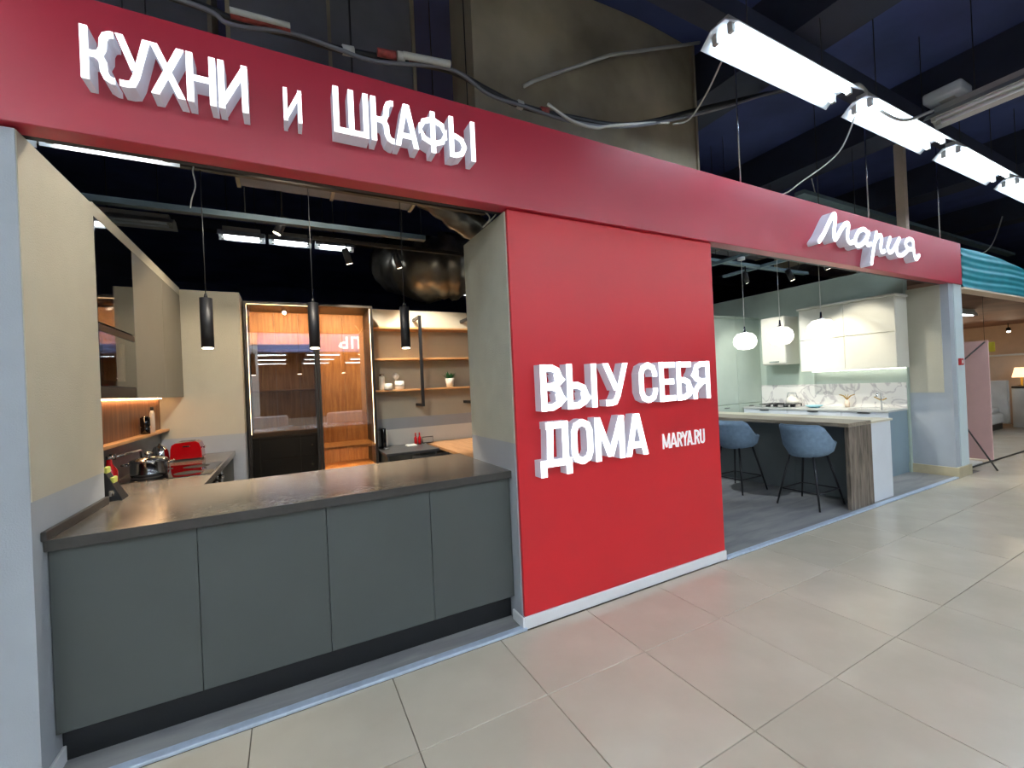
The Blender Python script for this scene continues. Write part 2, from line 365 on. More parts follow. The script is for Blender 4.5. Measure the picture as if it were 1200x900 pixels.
def glyph(ch, x0, x1, z0, z1, t):
    w = x1-x0; h = z1-z0; L = x0+t/2; R = x1-t/2; b = z0+t/2; T_ = z1-t/2; xm = (x0+x1)/2; M_ = (z0+z1)/2; B, Tp = z0, z1
    def bow(a, c, lo, hi, rr=None):
        rr = rr or min((hi-lo)/2, (c-a)*.7)
        return [(a, hi), (c-rr, hi), (c-.3*rr, hi-.3*rr), (c, hi-rr), (c, lo+rr), (c-.3*rr, lo+.3*rr), (c-rr, lo), (a, lo)]
    def ring(a, c, lo, hi, rr=None):
        rr = rr or (c-a)*.45
        return [(a+rr, hi), (c-rr, hi), (c-.3*rr, hi-.3*rr), (c, hi-rr), (c, lo+rr), (c-.3*rr, lo+.3*rr), (c-rr, lo), (a+rr, lo), (a+.3*rr, lo+.3*rr), (a, lo+rr), (a, hi-rr), (a+.3*rr, hi-.3*rr), (a+rr, hi)]
    V = lambda x: [(x, B), (x, Tp)]
    if ch == 'К':
        q = [(x0+.42*w, 0), (x0+.58*w, .04*h), (x0+.66*w, .13*h), (x0+.68*w, .5*h-t/2-.14*h), (x0+.76*w, .5*h-t/2-.04*h), (x0+.9*w, .5*h-t/2), (x1, .5*h-t/2)]
        return [V(L), [(L, M_)]+[(a, M_+c) for a, c in q], [(a, M_-c) for a, c in q]]
    if ch == 'У': return [[(L, Tp), (xm+.02*w, z0+.36*h)], [(R, Tp), (xm+.06*w, z0+.24*h), (xm-.06*w, b+.02*h), (xm-.2*w, b), (x0+.08*w, b)]]
    if ch == 'Х': return [[(L, Tp), (R, B)], [(R, Tp), (L, B)]]
    if ch == 'Н': return [V(L), V(R), [(L, M_), (R, M_)]]
    if ch == 'И': return [V(L), V(R), [(L, B+.08*h), (R, Tp-.08*h)]]
    if ch == 'Ш': return [V(L), V(xm), V(R), [(L, b), (R, b)]]
    if ch == 'А' or ch == 'A': return [[(L, B), (xm-t*.12, Tp)], [(R, B), (xm+t*.12, Tp)], [(L+.12*w, z0+.26*h), (R-.12*w, z0+.26*h)]]
    if ch == 'Ф': return [V(xm), ring(L, R, z0+.17*h+t/2, z0+.86*h-t/2)]
    if ch == 'Ь': return [V(L), bow(L, R, b, z0+.6*h-t/2)]
    if ch == 'I': return [V(xm)]
    if ch == 'В': return [V(L), bow(L, R-.04*w, M_+.02*h, T_), bow(L, R, b, M_+.02*h)]
    if ch == 'С': q = ring(L, R, b, T_, (R-L)*.45); return [[(R, z0+.64*h), q[3], q[2], q[1], q[0], q[11], q[10], q[9], q[8], q[7], q[6], q[5], q[4], (R, z0+.36*h)]]
    if ch == 'Е': return [V(L), [(L, T_), (x1, T_)], [(L, b), (x1, b)], [(L, M_), (x1-.08*w, M_)]]
    if ch == 'Б': return [V(L), [(L, T_), (x1-.04*w, T_)], bow(L, R, b, z0+.6*h-t/2)]
    if ch == 'Я': return [V(R), [(x0+x1-a, c) for a, c in bow(L, R, M_-.03*h, T_)], [(xm+.05*w, M_-.05*h), (L+.1*w, z0+.3*h), (L, b+.1*h), (L-.0*w, B)]]
    if ch == 'Д': s_ = z0+.17*h; return [[(x0, s_+t/2), (x1, s_+t/2)], [(L, s_), (L, B)], [(R, s_), (R, B)], [(x0+.2*w+t/2, s_+t/2), (x0+.24*w+t/2, Tp-t/2), ], [(x0+.2*w, T_), (x1-.1*w, T_)], [(x1-.1*w-t/2, T_), (x1-.1*w-t/2, s_+t/2)], [(x0+.24*w+t/2, T_-.0), (x0+.24*w+t/2, Tp)]]
    if ch == 'О': return [ring(L, R, b, T_)]
    if ch == 'М' or ch == 'M': return [V(L), V(R), [(L, Tp-.02*h), (xm, B+.08*h)], [(xm, B+.08*h), (R, Tp-.02*h)]]
    if ch == 'R': return [V(L), bow(L, R, M_-.0*h, T_), [(xm, M_), (R, B)]]
    if ch == 'Y': return [[(L, Tp), (xm, M_)], [(R, Tp), (xm, M_)], [(xm, M_), (xm, B)]]
    if ch == '.': return [[(xm, B), (xm, B+t)]]
    if ch == 'U': q = bow(0, 1, 0, 1); rr = (R-L)*.45; return [[(L, Tp), (L, b+rr), (L+.3*rr, b+.3*rr), (L+rr, b), (R-rr, b), (R-.3*rr, b+.3*rr), (R, b+rr), (R, Tp)]]
    if ch == 'П': return [V(L), V(R), [(L, T_), (R, T_)]]
def letters(root, spec, z0, z1, t, yb, yf, flat=False, face='letter_glow'):
    for ch, x0, x1 in spec:
        zz0, zz1 = z0, z1
        if ch == 'Д': zz0 = z0-.045
        g = glyph(ch, x0, x1, zz0, zz1, t)
        m = MB()
        for s_ in g: stroke(m, s_, t, yf+.002 if not flat else yf, yb)
        if flat: m.build('letter', 'letter_flat', root); continue
        o = m.build('letter', 'letter_side', root)
        m = MB()
        for s_ in g: stroke(m, s_, t*.96, yf-.004, yf+.002)
        m.build('letter_face', face, o)
YF = -.12
s1 = thing('illuminated_sign', 'glowing white block-letter sign with three words on the left of the red fascia', 'sign', (-.63, -.03, 2.67))
letters(s1, [('К', -.632, -.535), ('У', -.53, -.425), ('Х', -.426, -.318), ('Н', -.312, -.212), ('И', -.205, -.098)], 2.668, 2.868, .0235, -.03, YF)
letters(s1, [('И', .036, .110)], 2.675, 2.82, .0165, -.03, YF)
letters(s1, [('Ш', .243, .402), ('К', .413, .523), ('А', .528, .645), ('Ф', .642, .805), ('Ь', .812, .908), ('I', .928, .966)], 2.672, 2.886, .0255, -.03, YF)
s2 = thing('illuminated_sign', 'glowing white two-line slogan in heavy block letters on the red wall', 'sign', (1.34, 0, .94))
letters(s2, [('В', 1.336, 1.500), ('Ь', 1.526, 1.690), ('I', 1.702, 1.770), ('У', 1.812, 2.022), ('С', 2.120, 2.290), ('Е', 2.312, 2.465), ('Б', 2.483, 2.640), ('Я', 2.652, 2.836)], 1.283, 1.563, .042, 0, -.07)
letters(s2, [('Д', 1.312, 1.540), ('О', 1.540, 1.705), ('М', 1.725, 1.968), ('А', 1.98, 2.176)], .935, 1.217, .044, 0, -.07)
s3 = thing('flat_sign', 'small flat white web address lettering on the red wall', 'sign', (2.386, 0, .94))
letters(s3, [('M', 2.386, 2.460), ('A', 2.464, 2.532), ('R', 2.537, 2.588), ('Y', 2.586, 2.648), ('A', 2.640, 2.697), ('.', 2.699, 2.719), ('R', 2.722, 2.775), ('U', 2.783, 2.833)], .937, 1.046, .0125, 0, -.006, flat=True)
s4 = thing('illuminated_sign', 'glowing white handwritten script sign on the right of the red fascia', 'sign', (5.2, -.03, 2.55))
SC = [[[(4.339, 2.629), (4.426, 2.709), (4.541, 2.847), (4.61, 2.913), (4.641, 2.901), (4.623, 2.824), (4.6, 2.73), (4.61, 2.68), (4.656, 2.708), (4.751, 2.804), (4.833, 2.858), (4.877, 2.846), (4.85, 2.773), (4.848, 2.702), (4.895, 2.678), (4.966, 2.702)]],
      [[(5.242, 2.821), (5.167, 2.845), (5.069, 2.812), (4.996, 2.731), (5.005, 2.673), (5.08, 2.675), (5.18, 2.729), (5.256, 2.811)], [(5.267, 2.825), (5.212, 2.739), (5.23, 2.698), (5.301, 2.712)]],
      [[(5.426, 2.844), (5.377, 2.727), (5.328, 2.61), (5.294, 2.515)], [(5.372, 2.732), (5.447, 2.803), (5.514, 2.824), (5.53, 2.782), (5.502, 2.703), (5.523, 2.655), (5.581, 2.668)]],
      [[(5.719, 2.823), (5.656, 2.726), (5.682, 2.669), (5.766, 2.693), (5.872, 2.789), (5.925, 2.841)], [(5.925, 2.841), (5.862, 2.742), (5.868, 2.671), (5.943, 2.659), (6.031, 2.688), (6.139, 2.746)]],
      [[(6.244, 2.757), (6.125, 2.758), (6.072, 2.805), (6.151, 2.861), (6.254, 2.853), (6.266, 2.773), (6.282, 2.693), (6.323, 2.656), (6.396, 2.705)]]]
for L_ in SC:
    m = MB(); m2 = MB()
    for p in L_: stroke(m, cr(p, 6), .047, YF+.002, -.03, True); stroke(m2, cr(p, 6), .044, YF-.004, YF+.002, True)
    m2.build('letter_face', 'letter_glow', m.build('letter', 'letter_side', s4))

# teal neighbour fascia, wavy relief
xs = [7.93+i*.16 for i in range(48)]; m = MB(); vs = []; NZ = 34
for i, x in enumerate(xs):
    top = 2.99-.10*max(0, (x-8.6))/2.0*(1 if x < 12 else 1)+.03*math.sin((x-8)*1.2)
    top = max(top, 2.6)
    for k in range(NZ):
        t = k/(NZ-1); z = 2.47+(top-2.47)*t
        vs.append((x, -.03+.006*math.sin(z*75+2*math.sin(x*1.7)+x*.8)+.006*math.sin(z*31-x*1.1), z))
fs = [(i*NZ+k, (i+1)*NZ+k, (i+1)*NZ+k+1, i*NZ+k+1) for i in range(len(xs)-1) for k in range(NZ-1)]
tf = thing('fascia_board', 'teal wavy relief fascia of the neighbouring shop', 'fascia', (7.93, 0, 2.47))
m.add(vs, fs, None, True); m.build('wave_panel', 'teal', tf)
MB().box(7.93, 15.4, .0, .12, 2.47, 2.9).build('backing_board', 'teal', tf)
MB().box(7.93, 15.4, -.04, .12, 2.445, 2.468).build('lower_edge', 'cream_fabric', tf)

# ================================================================== LEFT KITCHEN
# long counter: four cabinets under one continuous worktop
sx = [-.858, -.38, .15, .683, 1.188]; nm = ['leftmost', 'second from the left', 'third from the left', 'rightmost']
for k in range(4):
    a, b = sx[k], sx[k+1]
    t = thing('base_cabinet', 'grey matte cabinet under the long stone counter, '+nm[k], 'cabinet', ((a+b)/2, .5, .012), 'cabinets under the long counter')
    MB().box(a+.002, b-.002, .13, .93, .155, .884, 'cabinet_grey_seam').build('carcass', None, t)
    MB().bbox(a+.0012, b-.0012, .105, .13, .155, .882, .0015).build('back_panel', 'cabinet_grey', t)
    MB().box(a, b, .16, .9, .012, .154).build('plinth', 'plinth_black', t)
wt = thing('worktop', 'speckled dark stone worktop running over the long counter and along the left wall', 'worktop', (0, .5, .885))
sl = MB().bbox(-.858, 1.188, .075, .955, .885, .93, .002).bbox(-1.048, -.86, .722, .955, .885, .93, .002).bbox(-1.048, -.47, .955, 2.748, .885, .93, .002).build('slab', 'worktop_stone', wt)
MB().bbox(-.858, 1.188, .0735, .0752, .886, .929, .0005).build('front_edge', 'worktop_edge', wt)
MB().bbox(-.858, -.842, .055, .72, .9305, .967, .002).build('upstand', 'worktop_edge', wt)
# left run base cabinets (fronts face right)
def front_x(x, y0, y1, z0, z1, t, name='door', m='cabinet_grey'):
    return MB().bbox(x, x+.018, y0+.002, y1-.002, z0, z1, .002).build(name, m, t)
for k, (a, b) in enumerate(((.955, 1.36), (1.96, 2.745))):
    t = thing('base_cabinet', ('grey cabinet in the inner corner left of the built-in oven', 'grey cabinet right of the built-in oven by the back wall')[k], 'cabinet', (-.75, (a+b)/2, .012))
    MB().box(-1.045, -.51, a+.002, b-.002, .155, .884).build('carcass', 'cabinet_grey_seam', t)
    front_x(-.508, a, b, .155, .880, t); MB().box(-1.0, -.55, a, b, .012, .154).build('plinth', 'plinth_black', t)
t = thing('oven', 'black built-in oven under the left worktop', 'oven', (-.75, 1.66, .012))
MB().box(-1.045, -.51, 1.364, 1.956, .155, .884).build('carcass', 'cabinet_grey_seam', t)
MB().bbox(-.508, -.49, 1.366, 1.954, .25, .88, .003).build('door', 'gloss_black', t)
MB().tube([(-.455, 1.42, .74), (-.455, 1.9, .74)], .008).tube([(-.49, 1.44, .74), (-.455, 1.44, .74)], .006).tube([(-.49, 1.88, .74), (-.455, 1.88, .74)], .006).build('handle', 'chrome', t)
for y in (1.5, 1.82): MB().tube([(-.49, y, .835), (-.468, y, .835)], .018, 14).build('knob', 'steel', t)
MB().box(-1.0, -.55, 1.364, 1.956, .012, .154).build('plinth', 'plinth_black', t)
# hob
t = thing('induction_hob', 'black glass hob set in the left worktop', 'hob', (-.75, 1.66, .93))
MB().bbox(-1.0, -.49, 1.36, 2.0, .9301, .9345, .001).build('glass_plate', 'gloss_black', t)
for c in ((-.87, 1.52), (-.87, 1.83), (-.64, 1.52), (-.64, 1.83)):
    MB().lathe(*c, [(.085, .9346), (.085, .9348)], 24).build('cooking_zone', 'soft_black', t)
# splash wall : dark stone below, ledge, walnut above
struct(MB().box(-1.05, -1.040, .72, 2.75, .931, 1.17, 'charcoal_top').build('wall_splash'), 'dark stone splashback under the wooden ledge')
t = thing('wooden_ledge', 'narrow light wooden ledge above the dark splashback', 'shelf', (-1.0, 1.7, 1.17))
MB().bbox(-1.04, -.975, .725, 2.745, 1.171, 1.192, .002).build('board', 'oak_y', t)
tag(MB().box(-1.0485, -1.040, .725, 2.745, 1.193, 1.478).build('wooden_back_panel', 'walnut_v'), 'walnut back panel lit from above behind the ledge', 'panel')
t = thing('strip_light', 'orange light strip under the left wall cabinets', 'light', (-.97, 1.5, 1.47))
MB().box(-1.03, -1.015, .75, 2.70, 1.470, 1.477).build('glowing_strip', 'led_orange', t)
# wall cabinets
t = thing('microwave', 'black built-in microwave with glass door at the end of the beige wall', 'microwave', (-.95, 1.06, 1.482))
MB().box(-1.045, -.866, .725, 1.338, 1.482, 1.875).build('housing', 'soft_black', t)
MB().bbox(-.866, -.858, .73, 1.336, 1.545, 1.835, .002).build('door', 'gloss_black', t)
MB().bbox(-.866, -.859, .73, 1.336, 1.838, 1.873, .002).build('top_trim', 'dark_frame', t)
MB().bbox(-.866, -.859, .73, 1.336, 1.485, 1.54, .002).build('control_strip', 'dark_frame', t)
MB().bbox(-.8575, -.857, .77, 1.12, 1.575, 1.80, .0002).build('window', 'tinted_glass', t)
t = thing('wall_cabinet', 'gloss black cabinet above the microwave', 'cabinet', (-.95, 1.06, 1.88))
MB().box(-1.045, -.87, .725, 1.338, 1.88, 2.433).build('carcass', 'soft_black', t)
MB().bbox(-.87, -.858, .73, 1.336, 1.882, 2.431, .002).build('door', 'gloss_black', t)
for k, (a, b) in enumerate(((1.342, 2.09), (2.092, 2.745))):
    t = thing('wall_cabinet', ('taupe wall cabinet beside the microwave', 'taupe wall cabinet touching the back wall')[k], 'cabinet', (-.95, (a+b)/2, 1.482))
    MB().box(-1.045, -.875, a, b, 1.482, 2.433).build('carcass', 'dark_frame', t)
    MB().bbox(-.875, -.858, a+.0015, b-.0015, 1.478, 2.433, .0015).build('door', 'upper_taupe', t)
# items on the left worktop
t = thing('stock_pot', 'shiny steel stock pot with lid on the black hob', 'pot', (-.87, 1.58, .935))
MB().lathe(-.87, 1.58, [(.085, .936), (.1, .94), (.103, .96), (.103, 1.035), (.108, 1.04)], 28).build('body', 'steel', t)
MB().lathe(-.87, 1.58, [(.108, 1.041), (.1, 1.052), (.05, 1.064), (.012, 1.068)], 28).build('lid', 'steel', t)
MB().lathe(-.87, 1.58, [(.008, 1.068), (.008, 1.08), (.022, 1.084), (.024, 1.094), (.012, 1.1)], 16).build('knob', 'chrome', t)
for s_ in (-1, 1): MB().tube([(-.87+s_*.1, 1.545, 1.02), (-.87+s_*.14, 1.55, 1.025), (-.87+s_*.14, 1.61, 1.025), (-.87+s_*.1, 1.615, 1.02)], .006).build('handle', 'chrome', t)
t = thing('toaster', 'glossy red toaster beyond the hob', 'toaster', (-.79, 2.4, .93))
prof = [(-.90, .945), (-.895, 1.03), (-.885, 1.068), (-.86, 1.083), (-.72, 1.09), (-.695, 1.075), (-.68, 1.03), (-.675, .945)]
MB().prism(prof, 2.32, 2.49).build('body', 'red_gloss', t)
MB().bbox(-.88, -.685, 2.325, 2.485, .931, .945, .003).build('base', 'soft_black', t)
MB().box(-.84, -.735, 2.36, 2.38, 1.0915, 1.0935).box(-.84, -.735, 2.43, 2.45, 1.0915, 1.0935).build('slot', 'matte_black', t)
MB().bbox(-.695, -.66, 2.39, 2.42, 1.02, 1.04, .003).build('lever', 'chrome', t)
MB().bbox(-.81, -.76, 2.317, 2.32, 1.045, 1.056, .001).build('badge', 'chrome', t)
t = thing('kettle', 'chrome kettle half hidden left of the red toaster', 'kettle', (-.975, 2.38, .93))
MB().lathe(-.975, 2.38, [(.055, .931), (.062, .95), (.058, 1.02), (.042, 1.06), (.012, 1.075), (.01, 1.09)], 20).build('body', 'chrome', t)
MB().tube([(-.975, 2.32, 1.05), (-.975, 2.27, 1.07), (-.975, 2.27, 1.0), (-.975, 2.31, .96)], .007).build('handle', 'matte_black', t)
t = thing('wall_tap', 'chrome wall-mounted folding tap above the hob', 'tap', (-1.03, 1.5, 1.1))
MB().tube([(-1.039, 1.45, 1.10), (-1.01, 1.45, 1.10)], .02, 14).build('wall_plate', 'chrome', t)
MB().tube([(-1.01, 1.45, 1.10), (-.98, 1.52, 1.105), (-.95, 1.72, 1.105), (-.95, 1.74, 1.10), (-.95, 1.745, 1.05)], .009, 8).build('spout', 'chrome', t)
t = thing('oil_bottle', 'dark red glass bottle against the dark splashback', 'bottle', (-1.0, 1.30, .93))
MB().lathe(-1.0, 1.3, [(.036, .931), (.04, .96), (.04, 1.03), (.016, 1.07), (.014, 1.1)], 18).build('body', 'red_gloss', t)
MB().lathe(-1.0, 1.3, [(.017, 1.1), (.017, 1.12)], 14).build('cap', 'chrome', t)
t = thing('spice_rack', 'slanted black countertop rack with yellow-green labels at the wall end', 'rack', (-.84, .8, .93))
MB().add([(-.93, .76, .931), (-.80, .76, .931), (-.80, .86, .931), (-.93, .86, .931), (-.93, .80, 1.13), (-.90, .80, 1.13), (-.90, .86, 1.13), (-.93, .86, 1.13)],
         [(0, 3, 2, 1), (4, 5, 6, 7), (0, 1, 5, 4), (1, 2, 6, 5), (2, 3, 7, 6), (3, 0, 4, 7)]).build('stand', 'matte_black', t)
for z in (1.075, 1.02):
    MB().add([(-.925, .756+(z-.931)*.2, z), (-.90+(1.13-z)*.2, .756+(z-.931)*.2, z), (-.905+(1.13-z)*.2, .763+(z-.931)*.2, z+.034), (-.925, .763+(z-.931)*.2, z+.034)], [(0, 1, 2, 3)]).build('label_card', 'yellow_green', t)
    MB().bbox(-.897+(1.1-z)*.5, -.88+(1.1-z)*.5, .79, .85, z, z+.034, .004).build('label_card', 'yellow_green', t)
MB().bbox(-.86, -.835, .765, .80, .95, .985, .004).build('clip', 'chrome', t)
# on the ledge
t = thing('coffee_grinder', 'black cylindrical grinder standing on the wooden ledge', 'grinder', (-1.0, 2.12, 1.192))
MB().lathe(-1.005, 2.12, [(.03, 1.193), (.03, 1.24), (.026, 1.25), (.032, 1.26), (.032, 1.325)], 16).build('body', 'gloss_black', t)
MB().lathe(-1.005, 2.12, [(.022, 1.325), (.022, 1.333)], 16).build('lid', 'steel', t)
t = thing('bottle', 'slim white bottle with black cap beside the grinder', 'bottle', (-1.0, 2.3, 1.192))
MB().lathe(-1.0, 2.3, [(.018, 1.193), (.018, 1.35), (.01, 1.375)], 14).build('body', 'ceramic', t)
MB().lathe(-1.0, 2.3, [(.011, 1.376), (.011, 1.405)], 12).build('cap', 'matte_black', t)

# glass wardrobe
t = thing('wardrobe', 'tall dark framed wardrobe with tinted glass doors and lit wooden inside', 'wardrobe', (.27, 3.2, .012))
MB().box(-.375, -.355, 2.975, 3.555, .012, 2.455).box(.905, .925, 2.975, 3.555, .012, 2.455).box(-.355, .905, 2.975, 3.555, 2.435, 2.455).box(-.355, .905, 2.975, 3.555, .012, .1).build('frame', 'dark_frame', t)
for k in range(5): MB().bbox(-.355+k*.252, -.355+(k+1)*.252-.003, 3.53, 3.555, .1, 2.435, .0015).build('back_board', 'wardrobe_oak', t)
MB().box(.30, .32, 3.0, 3.53, .1, 2.435).build('divider', 'walnut_v', t)
for a, b in ((-.372, .308), (.312, .922)):
    d = MB().box(a, a+.028, 2.95, 2.972, .06, 2.45).box(b-.028, b, 2.95, 2.972, .06, 2.45).box(a+.028, b-.028, 2.95, 2.972, 2.425, 2.45).box(a+.028, b-.028, 2.95, 2.972, .06, .09).build('door', 'dark_frame', t)
    MB().box(a+.028, b-.028, 2.959, 2.964, .09, 2.425).build('pane', 'tinted_glass', d)
for z in (1.50, 2.0): MB().bbox(-.353, .299, 3.05, 3.53, z, z+.012, .002).build('shelf', 'walnut_v', t)
for z in (.56, .81): MB().bbox(.322, .903, 3.0, 3.53, z, z+.03, .002).build('shelf', 'wardrobe_oak', t)
MB().box(-.35, -.343, 2.985, 2.995, 1.05, 2.42).box(.893, .9, 2.985, 2.995, .84, 2.42).box(-.34, .29, 2.985, 2.995, 2.426, 2.433).build('light_strip', 'led_warm', t)
for lx, lz, sx_, sy_, pw in ((-.03, 2.424, .6, .03, 16), (.61, 2.424, .5, .03, 16)):
    l = bpy.data.lights.new('lamp', 'AREA'); l.shape = 'RECTANGLE'; l.size = sx_; l.size_y = sy_; l.energy = pw; l.color = (1, .76, .5)
    lo = bpy.data.objects.new('lamp', l); C.objects.link(lo); lo.parent = t; lo.location = Vector((lx, 3.08, lz))-Vector(t.location); lo.rotation_euler = (math.radians(18), 0, 0)
l = bpy.data.lights.new('lamp', 'AREA'); l.shape = 'RECTANGLE'; l.size = .5; l.size_y = .03; l.energy = 4; l.color = (1, .76, .5)
lo = bpy.data.objects.new('lamp', l); C.objects.link(lo); lo.parent = t; lo.location = Vector((.61, 3.05, .80))-Vector(t.location); lo.rotation_euler = (math.radians(18), 0, 0)
dr = MB().bbox(-.34, .28, 3.02, 3.50, .1, 1.0, .003).build('drawer_block', 'matte_black', t)
MB().bbox(-.35, .29, 3.0, 3.51, 1.0, 1.02, .003).build('drawer_block_top', 'charcoal_top', t)
for k in range(4):
    z = .12+k*.22; d = MB().bbox(-.336, .276, 3.002, 3.018, z, z+.21, .003).build('drawer', 'soft_black', t)
    for x in (-.27, .22): MB().lathe(x, 2.992, [(.009, z+.10), (.012, z+.11), (.009, z+.12)], 10).build('knob', 'chrome', d)

# open shelves on the back wall
for k, (z, c) in enumerate(((2.215, 'highest'), (1.832, 'middle'), (1.448, 'lowest'))):
    tag(MB().bbox(.94, 2.85, 3.05, 3.298, z-.012, z+.012, .003).build('wall_shelf', 'oak', None, (1.9, 3.17, z)), c+' of the three oak shelves on the back wall', 'shelf', 'oak shelves on the back wall')
for k, (x, la) in enumerate(((1.5, 'black metal shelf post left of the plant'), (2.16, 'black metal shelf post at the edge of the red wall'))):
    t = thing('shelf_post', la, 'shelf bracket', (x, 3.03, 1.23), 'black shelf posts')
    MB().box(x-.017, x+.017, 3.0, 3.03, 1.235, 2.37).build('upright', 'matte_black', t)
    for z in (1.235, 2.336): MB().box(x-.017, x+.017, 3.03, 3.298, z, z+.034).build('arm', 'matte_black', t)
# things on the shelves
t = thing('potted_plant', 'small green plant in a white pot on the lowest shelf', 'plant', (1.90, 3.12, 1.46))
MB().lathe(1.9, 3.12, [(.042, 1.461), (.06, 1.57), (.055, 1.575)], 20).build('pot', 'ceramic', t)
lf = MB()
for k in range(46):
    a = random.uniform(0, 6.283); l = random.uniform(.06, .13); e_ = random.uniform(.3, 1.2)
    b0 = Vector((1.9+.02*math.cos(a), 3.12+.02*math.sin(a), 1.57)); d = Vector((math.cos(a)*math.cos(e_), math.sin(a)*math.cos(e_), math.sin(e_)))
    s_ = Vector((-math.sin(a), math.cos(a), 0))*.007
    lf.add([b0-s_, b0+s_, b0+d*l*.6+s_*1.3, b0+d*l+Vector((0, 0, -.01)), b0+d*l*.6-s_*1.3], [(0, 1, 2, 3, 4)])
o = lf.build('leaves', 'plant_green', t); o['kind'] = 'stuff'
def jar(x, y, z, rr, h, la, kind='jar', lid=True, m='ceramic'):
    t = thing(kind, la, kind, (x, y, z))
    MB().lathe(x, y, [(rr*.85, z+.001), (rr, z+.01), (rr, z+h*.8), (rr*.9, z+h*.85)], 20).build('body', m, t)
    if lid: MB().lathe(x, y, [(rr*.92, z+h*.86), (rr*.92, z+h*.97), (rr*.3, z+h)], 18).build('lid', 'chrome', t)
    return t
jar(1.045, 3.2, 1.46, .035, .20, 'tall cream jar left on the lowest shelf')
jar(1.09, 3.07, 1.46, .05, .09, 'low white cup in front of the tall cream jar', 'cup', False)
t = jar(1.24, 3.12, 1.46, .055, .12, 'wide white mug with dark band on the lowest shelf', 'mug', False)
MB().lathe(1.24, 3.12, [(.0556, 1.50), (.0556, 1.53)], 20).build('band', 'fixture_grey', t)
t = thing('globe_ornament', 'round pale ornament on a stem behind the mug', 'ornament', (1.22, 3.22, 1.46))
MB().lathe(1.22, 3.22, [(.025, 1.461), (.006, 1.47), (.006, 1.58), (.03, 1.595), (.045, 1.625), (.03, 1.655), (.006, 1.668)], 18).build('body', 'ceramic', t)

# desk corner
t = thing('desk', 'charcoal desk top by the glass wardrobe', 'desk', (1.2, 3.0, .012))
MB().bbox(.94, 1.55, 2.6, 3.298, .72, .75, .003).build('top', 'charcoal_top', t)
MB().bbox(.96, .98, 2.62, 3.28, .013, .72, .002).bbox(1.5, 1.52, 2.62, 3.28, .013, .72, .002).build('side_panel', 'cabinet_grey', t)
t = thing('desk', 'light oak desk top beside the red wall partition', 'desk', (2.1, 2.5, .012))
MB().bbox(1.6, 2.88, 1.5, 3.298, .715, .748, .003).build('top', 'oak_table', t)
MB().bbox(1.64, 1.66, 1.56, 3.25, .013, .714, .002).bbox(2.8, 2.82, 1.56, 3.25, .013, .714, .002).build('side_panel', 'charcoal_top', t)
t = thing('office_chair', 'dark chair backrest showing above the counter', 'chair', (1.3, 2.0, .012))
n_ = 9; vs = []
for i in range(n_):
    a = -.9+1.8*i/(n_-1); x = 1.28+.24*math.sin(a); y = 2.0-.12*math.cos(a)*1.0+.12
    for z in (.5, .78): vs += [(x, y-.02, z), (x, y+.02, z)]
fs = []
for i in range(n_-1):
    o_ = i*4; q = o_+4; fs += [(o_, q, q+2, o_+2), (o_+1, o_+3, q+3, q+1), (o_+2, q+2, q+3, o_+3), (o_, o_+1, q+1, q)]
fs += [(0, 2, 3, 1), (n_*4-4, n_*4-3, n_*4-1, n_*4-2)]
MB().add(vs, fs, None, True).build('backrest', 'soft_black', t)
MB().bbox(1.06, 1.5, 1.95, 2.38, .43, .5, .02).build('seat', 'soft_black', t)
for a, b in ((1.1, 2.0), (1.46, 2.0), (1.1, 2.33), (1.46, 2.33)): MB().tube([(a, b, .013), (a, b, .43)], .012).build('leg', 'matte_black', t)
t = thing('coffee_machine', 'slim black and white coffee machine at the end of the wardrobe', 'coffee machine', (1.02, 3.1, .75))
MB().bbox(.985, 1.03, 3.0, 3.25, .751, 1.0, .01).build('body', 'gloss_black', t)
MB().bbox(1.031, 1.045, 3.02, 3.22, .78, .98, .004).build('side_cover', 'white_paint', t)
MB().bbox(.985, 1.05, 2.94, 2.998, .751, .77, .003).build('drip_tray', 'chrome', t)
for k, (x, la) in enumerate(((1.42, 'left of two small red bottles on the charcoal desk'), (1.47, 'right of two small red bottles on the charcoal desk'))):
    t = thing('bottle', la, 'bottle', (x, 3.15, .75), 'small red bottles')
    MB().lathe(x, 3.15, [(.018, .751), (.02, .77), (.02, .83), (.008, .86)], 14).build('body', 'red_gloss', t)
    MB().lathe(x, 3.15, [(.009, .861), (.009, .90)], 10).build('cap', 'exit_red', t)
t = thing('wire_stand', 'small black wire frame beside the red bottles', 'stand', (1.6, 3.2, .75))
MB().tube([(1.52, 3.2, .756), (1.52, 3.2, .83), (1.66, 3.2, .83), (1.66, 3.2, .756), (1.52, 3.2, .756)], .006).build('wire', 'matte_black', t)
tag(MB().bbox(1.28, 1.40, 3.0, 3.12, .751, .768, .003).build('notepad', 'white_paint', None, (1.34, 3.06, .75)), 'white notepad left of the red bottles', 'notepad')

